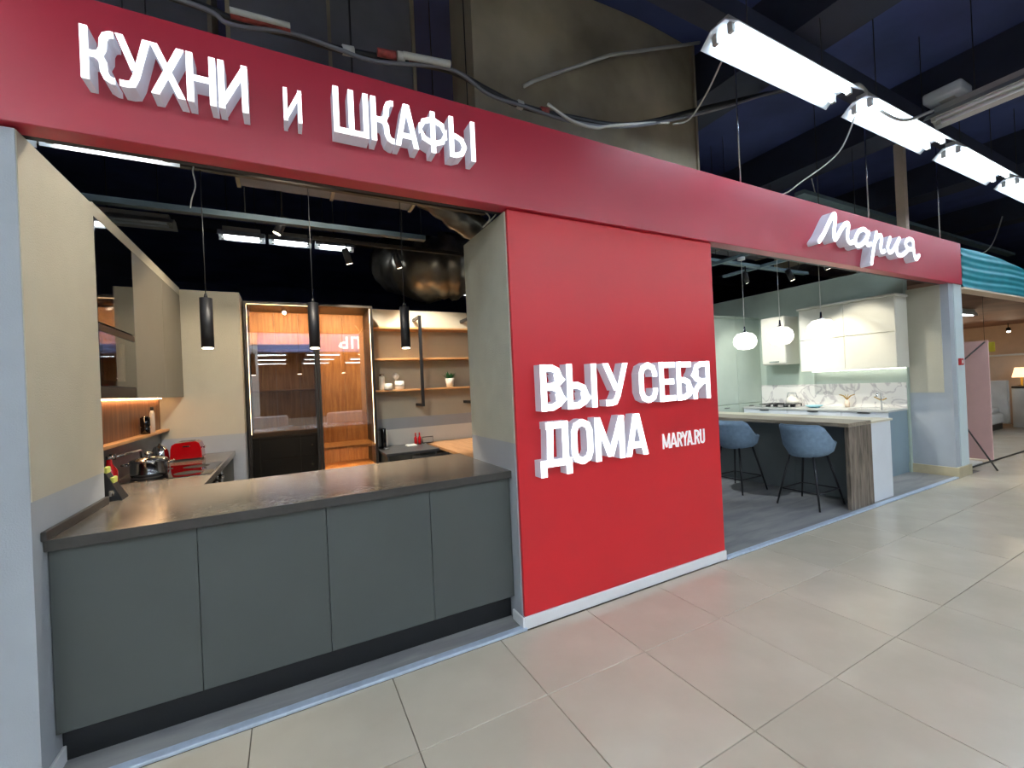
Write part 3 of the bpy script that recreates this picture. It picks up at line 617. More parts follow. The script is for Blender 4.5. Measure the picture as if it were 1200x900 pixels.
# pendants on a track
def track(name, la, x0, x1, y, z, along='x', m='soft_black', s_=.035, hang=None):
    t = thing(name, la, 'track', ((x0+x1)/2 if along == 'x' else y, y if along == 'x' else (x0+x1)/2, z))
    if along == 'x': MB().box(x0, x1, y-s_/2, y+s_/2, z, z+.04).build('rail', m, t)
    else: MB().box(y-s_/2, y+s_/2, x0, x1, z, z+.04).build('rail', m, t)
    k0, k1 = x0+.2, x1-.2
    for k in hang or (k0, (k0+k1)/2, k1):
        p = (k, y) if along == 'x' else (y, k)
        MB().tube([(p[0], p[1], z+.04), (p[0], p[1], 4.6)], .004, 5).build('hanger_wire', 'cable_black', t)
    return t
track('lamp_track', 'thin dark track carrying the three black pendants', -1.3, 1.5, .95, 2.86, m='dark_frame', hang=(-.9, .5, 1.1))
for k, x in enumerate((-.42, .18, .80)):
    t = thing('pendant_lamp', ('leftmost', 'middle', 'rightmost')[k]+' black cylinder pendant over the long counter', 'pendant lamp', (x, .95, 1.76), 'black cylinder pendants')
    MB().tube([(x, .95, 1.765), (x, .95, 2.07)], .034, 20).build('shade', 'matte_black', t)
    MB().tube([(x, .95, 2.07), (x, .95, 2.10)], [.012, .006], 10).tube([(x, .95, 2.10), (x, .95, 2.86)], .003, 6).build('cord', 'cable_black', t)
    MB().tube([(x, .95, 1.759), (x, .95, 1.7645)], .028, 20).build('bulb', 'lamp_warm', t)
    spot(t, (x, .95, 1.75), (x, .95, 0), 34, (1, .82, .62), 85, .03)
track('ceiling_rail', 'pale teal steel rail high in the left showroom', -1.6, 1.15, 1.5, 2.78, m='rail_dark', s_=.06)
trA = track('lamp_track', 'thin track with spotlights near the back of the left showroom', .3, 2.6, 2.6, 3.04, m='dark_frame')
def spothead(x, y, z, aim, la, watts, col, size=55, m='matte_black', top=None):
    t = thing('spotlight', la, 'spotlight', (x, y, z))
    d = (Vector(aim)-Vector((x, y, z))).normalized(); p = Vector((x, y, z))
    MB().tube([p, p+Vector((0, 0, (top or z+.1)-z))], .008, 8).build('stem', m, t)
    MB().tube([p-d*.06, p+d*.10], .036, 18).build('head', m, t)
    MB().tube([p+d*.1003, p+d*.104], .03, 18).build('lens', 'lamp_warm' if col[2] < .9 else 'lamp_white', t)
    spot(t, p+d*.11, aim, watts, col, size, .02)
    return t
spothead(.62, 2.6, 2.93, (1.3, 3.3, .9), 'black spotlight on the rear track beside the lit ceiling tubes', 110, (1, .89, .74), 80, top=3.04)
spothead(1.15, 2.6, 2.93, (2.0, 3.3, 1.2), 'black spotlight hanging from the rear track near the foil duct', 150, (1, .89, .74), 85, top=3.04)
spothead(.02, 1.9, 2.93, (-.9, 2.1, 1.0), 'bright warm spotlight facing the taupe cabinets', 50, (1, .82, .6), 100, top=4.6)
track('lamp_track', 'added unseen track close behind the fascia with two extra spotlights', -1.0, 1.5, .28, 2.95, m='dark_frame', hang=(-.6, .4, 1.1))  # track added out of view to hold the extra spotlights
spothead(.5, .28, 2.84, (-.86, .5, 1.5), 'added unseen spotlight behind the fascia brightening the left beige wall', 45, (1, .89, .74), 95, top=2.95)  # extra lamp hidden by the fascia, added to brighten the left wall
spothead(.0, .28, 2.84, (.3, 2.9, 1.2), 'added unseen spotlight behind the fascia brightening the wardrobe', 75, (1, .89, .74), 100, top=2.95)  # unseen lamp added to brighten the wardrobe

# ================================================================== RIGHT KITCHEN
# island
t = thing('kitchen_island', 'grey oak topped island with waterfall end and grey back', 'kitchen island', (5.3, 1.1, .012))
MB().bbox(5.04, 5.50, .035, 2.35, .862, .90, .002).build('top', 'grey_oak_h', t)
MB().bbox(5.04, 5.50, .035, .075, .013, .861, .002).build('end_panel', 'grey_oak_v', t)
MB().bbox(5.20, 5.50, 2.31, 2.35, .013, .861, .002).build('end_panel', 'grey_oak_v', t)
for k in range(3):
    a = .08+k*.742; MB().bbox(5.47, 5.49, a, a+.739, .013, .861, .002).build('back_panel', 'island_panel', t)
t = thing('base_cabinet', 'white cabinet block behind the oak island with a thin pale top', 'cabinet', (5.75, 1.1, .012))
MB().bbox(5.505, 5.97, .05, 2.3, .013, .862, .003).build('carcass', 'cabinet_white', t)
MB().bbox(5.505, 5.99, .035, 2.32, .863, .885, .002).build('top', 'sand_top', t)
# stools
def stool(y, la):
    t = thing('bar_stool', la, 'bar stool', (4.98, y, .012), 'blue bar stools at the island')
    cx = 4.98; n1, n2 = 28, 7; vs = []; fs = []
    def rim(a):   # a=0 points +x (front), pi = back
        c = math.cos(a); back = max(0, -c); side = abs(math.sin(a))
        q = min(1, max(0, (.15-c)/.80)); return .695+.185*q*q*(3-2*q)
    for j in range(n2):
        tt = j/(n2-1)
        for i in range(n1):
            a = 2*math.pi*i/n1; zt = rim(a)
            rx = .205*(.80+.20*min(1, tt*3))+.04*tt; ry = .215*(.82+.18*min(1, tt*3))+.045*tt; zb = .54+.02*(1-abs(math.cos(a)))
            vs.append((cx+rx*math.cos(a)*(1 if math.cos(a) > 0 else 1.05), y+ry*math.sin(a), zb+(zt-zb)*tt))
    for j in range(n2-1):
        for i in range(n1): fs.append((j*n1+i, j*n1+(i+1) % n1, (j+1)*n1+(i+1) % n1, (j+1)*n1+i))
    # inner wall
    o0 = len(vs)
    for j in range(n2):
        tt = 1-j/(n2-1)
        for i in range(n1):
            a = 2*math.pi*i/n1; zt = rim(a)-.0; zb = .65
            z = zb+(zt-zb)*tt
            rx = .205+.04*tt-.035; ry = .215+.045*tt-.035
            vs.append((cx+rx*math.cos(a)*(1 if math.cos(a) > 0 else 1.05), y+ry*math.sin(a), z))
    for j in range(n2-1):
        for i in range(n1): fs.append((o0+j*n1+i, o0+j*n1+(i+1) % n1, o0+(j+1)*n1+(i+1) % n1, o0+(j+1)*n1+i))
    for i in range(n1): fs.append(((n2-1)*n1+i, (n2-1)*n1+(i+1) % n1, o0+(i+1) % n1, o0+i))
    fs.append(tuple(range(n1))); fs.append(tuple(o0+(n2-1)*n1+i for i in range(n1)))
    sh = MB().add(vs, fs, None, True).build('seat_shell', 'stool_blue', t)
    rp_ = [Vector((cx+(.205+.04-.018)*math.cos(2*math.pi*i/n1)*(1 if math.cos(2*math.pi*i/n1) > 0 else 1.05), y+(.215+.045-.018)*math.sin(2*math.pi*i/n1), rim(2*math.pi*i/n1)+.003)) for i in range(n1)]
    MB().tube(rp_+[rp_[0]], .009, 6, cap=False).build('piping', 'stool_seam', sh)
    MB().lathe(cx, y, [(.16, .64), (.172, .66), (.168, .69), (.12, .70)], 24).build('cushion', 'stool_blue', t)
    fe = []
    for sx_, sy_ in ((-1, -1), (1, -1), (1, 1), (-1, 1)):
        top_ = Vector((cx+sx_*.13, y+sy_*.12, .55)); bt = Vector((cx+sx_*.24, y+sy_*.215, .013))
        MB().tube([top_, bt], [.013, .009], 8).build('leg', 'matte_black', t); fe.append(top_.lerp(bt, .68))
    for k in range(4): MB().tube([fe[k], fe[(k+1) % 4]], .007, 8).build('footrest_bar', 'matte_black', t)
stool(.40, 'blue upholstered bar stool nearest the oak waterfall end')
stool(1.235, 'blue upholstered bar stool partly hidden by the red wall')
# sink run
n3 = [(.445, .98), (.982, 1.72), (1.722, 2.448)]; lb = ['nearest the pillar', 'in the middle of the sink run', 'at the far end by the tall units']
for k, (a, b) in enumerate(n3):
    t = thing('base_cabinet', 'blue-grey base cabinet '+lb[k], 'cabinet', (7.2, (a+b)/2, .012))
    MB().box(6.965, 7.495, a+.001, b-.001, .15, .862, 'cabinet_blue').build('carcass', None, t)
    MB().bbox(6.945, 6.965, a+.002, b-.002, .79, .86, .002).bbox(6.945, 6.965, a+.002, b-.002, .15, .78, .002).build('door', 'cabinet_white', t)
    MB().bbox(6.925, 6.944, (a+b)/2-.07, (a+b)/2+.07, .845, .857, .002).build('handle', 'matte_black', t)
    MB().box(7.02, 7.49, a+.01, b, .013, .149).build('plinth', 'cabinet_blue', t)
t = thing('worktop', 'thin grey worktop along the sink wall', 'worktop', (7.2, 1.4, .863))
MB().bbox(6.93, 7.498, .435, 2.45, .863, .89, .002).build('slab', 'fixture_grey', t)
t = thing('marble_splashback', 'white marble splashback with grey veins above the sink run', 'splashback', (7.49, 1.4, .89))
MB().bbox(7.485, 7.498, .44, 2.46, .891, 1.24, .001).build('slab', 'marble', t)
t = thing('sink_tap', 'kitchen tap with brass handles at the sink', 'tap', (7.3, .65, .89))
MB().tube([(7.32, .66, .891), (7.32, .66, 1.08), (7.29, .66, 1.11), (7.2, .66, 1.10), (7.19, .66, 1.06)], .011).build('spout', 'chrome', t)
MB().tube([(7.32, .66, 1.0), (7.32, .74, 1.05)], .008).tube([(7.32, .66, 1.0), (7.32, .60, 1.03)], .008).build('handle', 'gold', t)
t = thing('sink', 'inset grey sink near the tap', 'sink', (7.15, .7, .89))
MB().bbox(6.99, 7.27, .52, .92, .8905, .894, .001).build('rim', 'steel', t)
t = thing('gas_hob', 'gas hob with black pan supports on the far worktop', 'hob', (7.2, 1.98, .89))
MB().bbox(7.0, 7.42, 1.7, 2.28, .8905, .898, .001).build('plate', 'steel', t)
for a in (1.84, 2.12):
    for x in (7.1, 7.3):
        m = MB().lathe(x, a, [(.035, .899), (.03, .92)], 12)
        for s_ in (-1, 1):
            m.box(x-.09, x+.09, a+s_*.09-.005, a+s_*.09+.005, .93, .94).box(x+s_*.09-.005, x+s_*.09+.005, a-.09, a+.09, .93, .94).box(x+s_*.09-.006, x+s_*.09+.006, a-.096, a-.084, .899, .93)
        m.build('burner', 'matte_black', t)
t = thing('bowl', 'pale blue dish on the worktop between hob and sink', 'bowl', (7.15, 1.42, .89))
MB().lathe(7.12, 1.42, [(.05, .891), (.1, .915), (.12, .93), (.11, .93)], 22).build('dish', 'pale_blue', t)
t = thing('vase', 'cream vase with brass twigs against the marble', 'ornament', (7.38, 1.05, .89))
MB().lathe(7.38, 1.1, [(.03, .891), (.035, .95), (.02, 1.0)], 14).build('vase', 'cream_fabric', t)
for k in range(6):
    a = k*1.05; MB().tube([(7.38, 1.1, 1.0), (7.38+.03*math.cos(a), 1.1+.05*math.sin(a), 1.06), (7.38+.04*math.cos(a), 1.1+.11*math.sin(a), 1.08)], .005, 5).build('twig', 'gold', t)
t = thing('kettle', 'pale kettle on the gas hob against the marble', 'kettle', (7.3, 1.84, .94))
MB().lathe(7.3, 1.84, [(.08, .941), (.09, .97), (.07, 1.04), (.02, 1.06), (.018, 1.085)], 20).build('body', 'ceramic', t)
MB().tube([(7.3, 1.76, 1.03), (7.3, 1.78, 1.11), (7.3, 1.9, 1.11), (7.3, 1.92, 1.03)], .007).build('handle', 'steel', t)
# upper cabinets
t = thing('wall_cabinet', 'long cream wall cabinet with four doors over the sink', 'cabinet', (7.32, 1.0, 1.445))
MB().box(7.17, 7.498, .40, 1.60, 1.445, 2.40).build('carcass', 'cream_cabinet', t)
for a, b in ((.402, .994), (.998, 1.598)):
    for c, d in ((1.447, 1.925), (1.932, 2.395)): MB().bbox(7.148, 7.169, a, b, c, d, .003).build('door', 'cream_cabinet', t)
MB().bbox(7.12, 7.498, .38, 1.62, 2.40, 2.435, .012).build('cornice', 'cream_cabinet', t)
MB().box(7.43, 7.445, .42, 1.58, 1.437, 1.444).build('light_strip', 'lamp_white', t)
t = thing('cooker_hood', 'narrow white hood cabinet over the gas hob', 'cooker hood', (7.3, 1.98, 1.58))
MB().bbox(7.12, 7.498, 1.80, 2.18, 1.582, 2.36, .003).build('housing', 'cream_cabinet', t)
MB().bbox(7.10, 7.119, 1.802, 2.178, 1.60, 2.36, .003).build('door', 'cream_cabinet', t)
MB().bbox(7.09, 7.099, 1.9, 2.06, 1.62, 1.64, .002).build('handle', 'chrome', t)
for k, (a, b, la) in enumerate(((5.55, 6.2, 'tall sage unit furthest left at the back of the island room'), (6.203, 6.85, 'tall sage unit in the middle at the back of the island room'), (6.853, 7.497, 'tall sage unit next to the cooker hood'))):
    t = thing('tall_cabinet', la, 'cabinet', ((a+b)/2, 2.7, .012), 'tall sage units')
    MB().box(a, b, 2.485, 3.0, .013, 2.42).build('carcass', 'sage_cabinet', t)
    MB().bbox(a+.002, b-.002, 2.465, 2.484, .95, 2.38, .003).build('door', 'sage_cabinet', t)
    MB().bbox(a, b, 2.455, 3.0, 2.42, 2.45, .008).build('cornice', 'sage_cabinet', t)
    for z in (.15, .55, .76):
        d = MB().bbox(a+.002, b-.002, 2.465, 2.484, z, z+(.39 if z < .5 else .2 if z < .7 else .18), .003).build('drawer', 'sage_cabinet', t)
        MB().bbox((a+b)/2-.06, (a+b)/2+.06, 2.45, 2.463, z+.13, z+.142, .002).build('handle', 'dark_frame', d)
# globes
track('lamp_track', 'white track carrying the three glowing globe pendants', .1, 2.2, 5.22, 2.95, 'y', 'beam_teal', .04, (.3, 1.4))
for k, y in enumerate((.33, .775, 1.22)):
    z = (1.905, 1.885, 1.872)[k]
    t = thing('pendant_lamp', ('nearest and rightmost', 'middle', 'furthest and leftmost')[k]+' of the glowing white globe pendants above the island', 'pendant lamp', (5.22, y, z), 'white globe pendants')
    MB().lathe(5.22, y, [(.03, z-.108), (.09, z-.095), (.128, z-.05), (.138, z), (.125, z+.055), (.085, z+.098), (.03, z+.108)], 28).build('globe', 'globe_glow', t)
    MB().tube([(5.22, y, z+.108), (5.22, y, z+.13), (5.22, y, z+.19)], [.04, .012, .008], 12).build('socket', 'chrome', t)
    MB().tube([(5.22, y, z+.19), (5.22, y, 2.93)], .0035, 6).build('cord', 'cable_white', t)
    MB().tube([(5.22, y, 2.915), (5.22, y, 2.95)], .045, 16).build('canopy', 'fixture_white', t)
track('ceiling_rail', 'pale grey steel bar crossing above the island pendants', 3.1, 7.45, 1.62, 3.0, m='beam_teal', s_=.07)
track('ceiling_rail', 'second pale bar running back above the sink aisle', .2, 2.2, 6.23, 3.0, 'y', 'beam_teal', .05, (.4, 1.4))
spothead(6.23, 1.2, 2.82, (7.15, 1.05, 1.40), 'dark spotlight clamped to the bar above the sink aisle', 62, (1, .94, .80), 60, top=3.0)
spothead(6.23, .75, 2.86, (7.15, .75, 1.6), 'second dark spotlight on the same bar, nearer the fascia', 45, (1, .94, .8), 62, top=3.0)
spothead(5.9, 1.62, 2.86, (7.3, 2.1, 1.0), 'dark spotlight lighting the cooker hood corner', 80, (1, .97, .9), 75, top=3.0)
spothead(4.3, 1.62, 2.86, (5.6, 2.2, 1.2), 'dark spotlight hanging behind the red wall edge', 150, (.88, .97, 1), 100, top=3.0)

# ================================================================== FLUORESCENT FITTINGS
def fitting(la, loc, L=1.5, lit='tube_glow', along='x', W=.26, tubes=2, group=None, roof=4.6):
    t = thing('fluorescent_light', la, 'ceiling light', (0, 0, 0), group)
    h = L/2
    MB().add([(-h, -W/2, -.02), (h, -W/2, -.02), (h, -.05, .05), (-h, -.05, .05), (-h, .05, .05), (h, .05, .05), (h, W/2, -.02), (-h, W/2, -.02),
              (-h, -W/2-.004, -.018), (h, -W/2-.004, -.018), (h, -.05, .058), (-h, -.05, .058), (-h, .05, .058), (h, .05, .058), (h, W/2+.004, -.018), (-h, W/2+.004, -.018)],
             [(0, 1, 2, 3), (3, 2, 5, 4), (4, 5, 6, 7), (8, 11, 10, 9), (11, 12, 13, 10), (12, 15, 14, 13), (0, 8, 9, 1), (6, 14, 15, 7), (0, 3, 11, 8), (3, 4, 12, 11), (4, 7, 15, 12), (1, 9, 10, 2), (2, 10, 13, 5), (5, 13, 14, 6)]
             ).build('reflector', 'fixture_white' if lit else 'fixture_grey', t)
    MB().box(-h+.05, h-.05, -.04, .04, .058, .11).build('gear_tray', 'fixture_grey', t)
    for s_ in ((-.055, .055) if tubes == 2 else (0,)):
        MB().tube([(-h+.05, s_, -.002), (h-.05, s_, -.002)], .016, 8).build('tube', lit or 'fixture_white', t)
        for e_ in (-1, 1): MB().box(e_*(h-.05)-.015, e_*(h-.05)+.015, s_-.017, s_+.017, -.02, .045).build('lamp_holder', 'fixture_grey', t)
    for e_ in (-1, 1): MB().tube([(e_*h*.6, 0, .11), (e_*h*.6, 0, roof-loc[2])], .004, 5).build('hanger_wire', 'cable_black', t)
    t.location = loc
    if along == 'y': t.rotation_euler = (0, 0, math.pi/2)
    return t
FY = -.50
f0 = fitting('largest bright twin-tube ceiling light in the corridor, nearest of the row', (3.27, FY, 3.62), 1.52, 'tube_front')
for x, la in ((5.03, 'second bright ceiling light of the corridor row'), (6.83, 'third bright ceiling light of the corridor row'), (8.6, 'fourth bright ceiling light of the corridor row, cut by the photo edge'), (10.4, 'fifth ceiling light of the corridor row'), (12.2, 'sixth ceiling light of the corridor row')):
    dup(f0, (x, FY, 3.62), la)
g1 = fitting('twin-tube ceiling light in the rows behind the viewer', (-6, -3.4, 3.62), 1.52, group='ceiling lights behind the viewer')
for x in (-4.0, -2.0, 0, 2.0, 4, 6, 8, 10, 12.5): dup(g1, (x, -3.4, 3.62))
for x in (-6, -4, -2, 0, 2, 4, 6, 8, 11): dup(g1, (x, -6.2, 3.62))
for x in (-4.2, -2.4): dup(g1, (x, -.9, 3.62))
fitting('unlit grey louvre fitting running away from the facade beside the second ceiling light', (5.3, -1.35, 3.66), 1.5, None, 'y', .3)
t = thing('cable_box', 'white plastic junction box on top of the unlit fitting', 'box', (5.25, -.75, 3.80))
MB().bbox(5.13, 5.37, -.87, -.61, 3.78, 3.87, .02).build('housing', 'fixture_white', t)
MB().bbox(5.2, 5.32, -.80, -.70, 3.772, 3.779, .002).build('cover_screw', 'fixture_grey', t)
# left showroom fittings
fitting('short bluish ceiling tube just under the fascia above the left beige wall', (-1.12, .56, 2.715), .20, 'tube_glow_room', 'x', .10, 1)
fitting('long bluish ceiling tube just under the fascia at the left', (-.73, .53, 2.715), .54, 'tube_glow_room', 'x', .10, 1)
fitting('unlit grey louvre fitting in the left showroom ceiling', (-1.45, 3.95, 3.48), .75, None, 'x', .3)
for x, la in ((-.42, 'leftmost'), (.12, 'middle'), (.66, 'rightmost')):
    fitting(la+' of three short lit tubes above the glass wardrobe', (x, 4.0, 3.44), .50, 'tube_glow_room', 'x', .22, 2)
fitting('slim white lit fitting above the oak shelves', (2.75, 4.6, 3.05), 1.2, 'tube_glow_room', 'x', .12, 1)
fitting('ceiling light over the aisle of the island room', (5.0, 2.9, 3.6), 1.2, 'tube_glow_room', 'x', .2, 2)

# ================================================================== CEILING CLUTTER
def beam(la, a, b, w_, h_, m='beam_navy', name='ceiling_beam', cat='beam'):
    a = Vector(a); b = Vector(b); d = (b-a).normalized(); sd = Vector((d.y, -d.x, 0)).normalized()*w_/2; up = Vector((0, 0, h_))
    vs = [a-sd, a+sd, a+sd+up, a-sd+up, b-sd, b+sd, b+sd+up, b-sd+up]
    mid = (a+b)/2
    o = MB().add(vs, [(0, 1, 2, 3), (4, 7, 6, 5), (0, 4, 5, 1), (1, 5, 6, 2), (2, 6, 7, 3), (3, 7, 4, 0)]).build(name, m, None, mid)
    return tag(o, la, cat)
# big sheet metal ducts behind the fascia
def duct(la, x0, x1, y0, y1, z0, z1, m='duct_metal', seams=4, along='x'):
    t = thing('air_duct', la, 'duct', ((x0+x1)/2, (y0+y1)/2, z0))
    # gently bulging panels
    mb = MB()
    NX, NZ_ = 14, 8; vs = []
    for i in range(NX):
        for j in range(NZ_):
            a, b = i/(NX-1), j/(NZ_-1); bul = -.05*math.sin(math.pi*a)*math.sin(math.pi*b)-.02*math.sin(7*a+3*b)
            vs.append((x0+(x1-x0)*a, y0+bul, z0+(z1-z0)*b))
    mb.add(vs, [(i*NZ_+j, (i+1)*NZ_+j, (i+1)*NZ_+j+1, i*NZ_+j+1) for i in range(NX-1) for j in range(NZ_-1)], None, True)
    mb.box(x0, x1, y0+.03, y1, z0, z1).build('duct_body', m, t)
    for k in range(seams):
        q = x0+(x1-x0)*k/(seams-1) if seams > 1 else x0
        MB().box(q-.012, q+.012, y0-.035, y1+.01, z0-.012, z1).build('seam_flange', 'duct_metal', t)
    return t
duct('large brown sheet-metal duct rising behind the fascia at the top centre', 1.25, 3.52, .5, .86, 3.1, 4.59, seams=2)
MBt = thing('conduit', 'slanted grey conduit strapped across the brown duct', 'pipe', (2.6, .42, 3.9))
MB().tube([(1.6, .40, 3.60), (1.68, .40, 3.66), (2.42, .39, 4.08), (3.52, .40, 4.55)], .014, 8).build('tube', 'fixture_grey', MBt)
duct('charcoal duct panel left of the brown duct', -.25, 1.0, 1.1, 1.42, 3.0, 4.59, 'duct_dark', 3)
duct('dark duct above the left end of the fascia', -2.7, -.35, 1.1, 1.42, 3.2, 4.59, 'duct_dark', 3)
duct('long charcoal duct above the right half of the fascia', 3.7, 7.4, 1.78, 2.4, 3.45, 4.1, 'duct_dark', 4)
duct('distant dark duct beyond the beige ceiling post', 8.3, 14, 1.7, 2.6, 3.4, 4.148, 'duct_dark', 4)
for k, (x, la) in enumerate(((3.9, 'first navy roof beam crossing the corridor, above the largest light'), (6.4, 'second navy roof beam crossing the corridor'), (9.2, 'third navy roof beam crossing the corridor'), (12.5, 'fourth navy roof beam crossing the corridor'), (-3.0, 'navy roof beam above the left edge of the fascia'))):
    beam(la, (x, -8.9, 4.15), (x, 11, 4.15), .45, .45)
for y, la in ((-.25, 'long navy roof beam parallel to the fascia behind the corridor lights'), (-2.0, 'long navy roof beam over the middle of the corridor'), (3.2, 'long dark roof beam over the back of the showrooms'), (5.6, 'long dark roof beam beyond the showroom walls')):
    beam(la, (-12, y, 4.0), (30, y, 4.0), .16, .15)
for y, la in ((.75, 'dark bar just behind the fascia over the long counter'), ):
    beam(la, (-3, y, 3.12), (3.0, y, 3.12), .05, .05, 'beam_navy', 'ceiling_rail')
beam('thin pale channel along the ceiling behind the right lights', (6.0, 0.9, 3.75), (14, .9, 3.75), .12, .05, 'beam_teal')
o = MB().box(7.74, 7.84, .45, .55, 2.9, 4.6).build('ceiling_post', 'cream_fabric', None, (7.79, .5, 2.9)); tag(o, 'beige steel post rising behind the right end of the fascia', 'post')
for x, la in ((3.50, 'threaded rod holding the fascia above its middle'), (5.70, 'threaded rod holding the fascia above the script sign'), (7.55, 'threaded rod holding the fascia near its right end')):
    o = MB().tube([(x, .05, 3.04), (x, .05, 4.6)], .007, 6).build('hanger_rod', 'steel', None, (x, .05, 3.04)); tag(o, la, 'rod')
# cable bundle in mid-air behind the fascia top
def cable(name, la, pts, rad, m, n=6, cat='cable', smooth=8):
    P = [Vector(p) for p in pts]; out = []
    Q = [P[0]*2-P[1]]+P+[P[-1]*2-P[-2]]
    for i in range(1, len(Q)-2):
        a, b, c, d = Q[i-1:i+3]
        for k in range(smooth):
            t = k/smooth; out.append(.5*((2*b)+(c-a)*t+(2*a-5*b+4*c-d)*t*t+(3*b-a-3*c+d)*t**3))
    out.append(P[-1])
    o = MB().tube(out, rad, n).build(name, m, None, out[len(out)//2])
    return tag(o, la, cat)
B_ = [(-1.6, .2, 3.33), (-.39, .2, 3.32), (-.17, .2, 3.30), (.087, .2, 3.313), (.313, .2, 3.311), (.515, .2, 3.333), (.946, .2, 3.386), (1.2, .2, 3.337), (1.447, .2, 3.30), (1.862, .2, 3.322), (2.43, .2, 3.41), (3.33, .2, 3.78), (4.36, .2, 4.2), (5.2, .2, 4.5)]
cable('cable_bundle', 'thick sagging bundle of black cables above the fascia', B_, .019, 'cable_black')
cable('cable_bundle', 'second black cable twisted along the thick bundle', [(x, y-.03, z-.03+.02*math.sin(x*9)) for x, y, z in B_], .011, 'duct_dark')
t = thing('cable_sleeve', 'white and red wrapped cable sleeves on the black bundle', 'sleeve', (.2, .17, 3.3))
def seg(a, b, rr, m, off=-.035):
    pts = []
    for q in (a, (a+b)/2, b):
        for i in range(len(B_)-1):
            if B_[i][0] <= q <= B_[i+1][0]:
                k = (q-B_[i][0])/(B_[i+1][0]-B_[i][0]); z = B_[i][2]+(B_[i+1][2]-B_[i][2])*k; break
        pts.append((q, .2+off, z))
    MB().tube(pts, rr, 8).build('sleeve', m, t)
seg(-.17, .087, .022, 'cable_red'); seg(-.17, .087, .014, 'cable_white', -.055); seg(.34, .40, .026, 'cable_white', 0); seg(.52, .62, .022, 'cable_red'); seg(.63, .67, .026, 'cable_white'); seg(.66, .94, .020, 'cable_white', -.05); seg(.70, .92, .018, 'cable_red', -.03); seg(1.42, 1.46, .028, 'cable_white', 0); seg(1.6, 1.66, .026, 'cable_red', 0)
cable('cable', 'white cable drooping between the bundle and the brown duct', [(1.62, .14, 3.32), (1.8, .12, 3.24), (2.0, .12, 3.24), (2.15, .14, 3.30), (2.5, .17, 3.42), (2.8, .17, 3.5)], .011, 'cable_white')
cable('cable', 'thin white cable hanging from the nearest light down to the bundle', [(2.75, -.35, 3.62), (2.9, -.1, 3.58), (2.95, .1, 3.52), (2.85, .17, 3.5)], .007, 'cable_white')
cable('cable', 'thin white wire from the second light to the fascia top', [(4.35, -.45, 3.62), (4.35, -.3, 3.35), (4.15, -.1, 3.15), (4.0, .0, 3.05), (3.7, .03, 3.06)], .006, 'cable_white')
cable('cable', 'grey looping cable between the first and second lights', [(4.15, -.5, 3.75), (4.3, -.5, 3.80), (4.42, -.52, 3.72), (4.5, -.56, 3.6), (4.75, -.62, 3.55), (5.05, -.7, 3.66)], .013, 'fixture_grey')
cable('cable', 'pale wire sagging beyond the beige post', [(7.9, .6, 4.6), (8.0, .6, 3.6), (8.8, .6, 3.35), (10.0, .6, 3.3), (11.5, .6, 3.55), (12.6, .6, 4.59)], .010, 'cable_white')
cable('cable', 'white wire dangling above the green wall', [(7.0, 1.3, 4.6), (6.95, 1.1, 3.6), (6.95, .95, 3.0), (6.8, .9, 2.9), (6.6, .9, 2.86)], .008, 'cable_white')
cable('cable', 'white tangled wires at the top corner of the red wall', [(1.1, .25, 2.62), (1.18, .2, 2.52), (1.14, .22, 2.46), (1.2, .15, 2.52), (1.24, .2, 2.6)], .005, 'cable_white')
cable('cable', 'thin pale wire hanging in the dark left showroom ceiling', [(-.45, .93, 2.865), (-.45, .9, 2.82), (-.44, .9, 2.74), (-.46, .9, 2.66), (-.47, .9, 2.6)], .004, 'cable_white')
# crumpled foil ducts of the left showroom
def foil(la, pts, rad):
    P = [Vector(p) for p in pts]; out = []
    Q = [P[0]*2-P[1]]+P+[P[-1]*2-P[-2]]
    for i in range(1, len(Q)-2):
        a, b, c, d = Q[i-1:i+3]
        for k in range(10):
            t = k/10; out.append(.5*((2*b)+(c-a)*t+(2*a-5*b+4*c-d)*t*t+(3*b-a-3*c+d)*t**3))
    m = MB().tube(out, [rad*(1+.07*math.sin(i*1.9)+.05*math.sin(i*.7)) for i in range(len(out))], 34)
    m.v = [tuple(Vector(v)+Vector((random.uniform(-1, 1), random.uniform(-1, 1), random.uniform(-1, 1)))*rad*.045) for v in m.v]
    return tag(m.build('flexible_duct', 'foil', None, P[0]), la, 'duct')
mat('foil', '6e6a60', .28, .7, var=.5, scale=3, bump=.3, bscale=9)
foil('crumpled dark foil duct hanging above the oak shelves', [(3.6, 4.2, 3.4), (2.6, 3.55, 3.3), (2.05, 3.35, 3.12), (1.75, 3.6, 3.12), (1.6, 4.7, 3.5)], .42)
foil('foil duct sloping down to the red wall top corner', [(1.05, 1.6, 3.35), (1.45, 1.55, 3.1), (1.9, 1.5, 2.85), (2.5, 1.5, 2.7)], .13)

# ================================================================== NEIGHBOURING SHOP AT THE RIGHT
t = thing('banner_stand', 'pale pink display panel on thin dark crossed legs', 'banner', (8.98, .2, 0))
MB().bbox(8.975, 8.995, .03, 1.1, .05, 1.78, .004).build('panel', 'pink_panel', t)
MB().tube([(8.2, .10, .012), (10.9, .06, .012+.0)], .012, 6).build('leg', 'dark_frame', t)
MB().tube([(8.35, -.16, .012), (8.96, .35, .62)], .011, 6).build('leg', 'dark_frame', t)
MB().tube([(8.96, .06, 1.76), (8.6, .35, 1.33)], .010, 6).build('brace', 'dark_frame', t)
tag(MB().bbox(8.2, 8.9, .12, 1.2, .001, .03, .005).build('low_plinth', 'white_fabric', None, (8.5, .6, 0)), 'low cream plinth on the floor by the pink panel', 'plinth')
t = thing('bed', 'cream bed with tall tufted headboard in the neighbouring shop', 'bed', (13.9, 1.5, 0))
hb = MB(); NY, NZ2 = 15, 13; vs = []
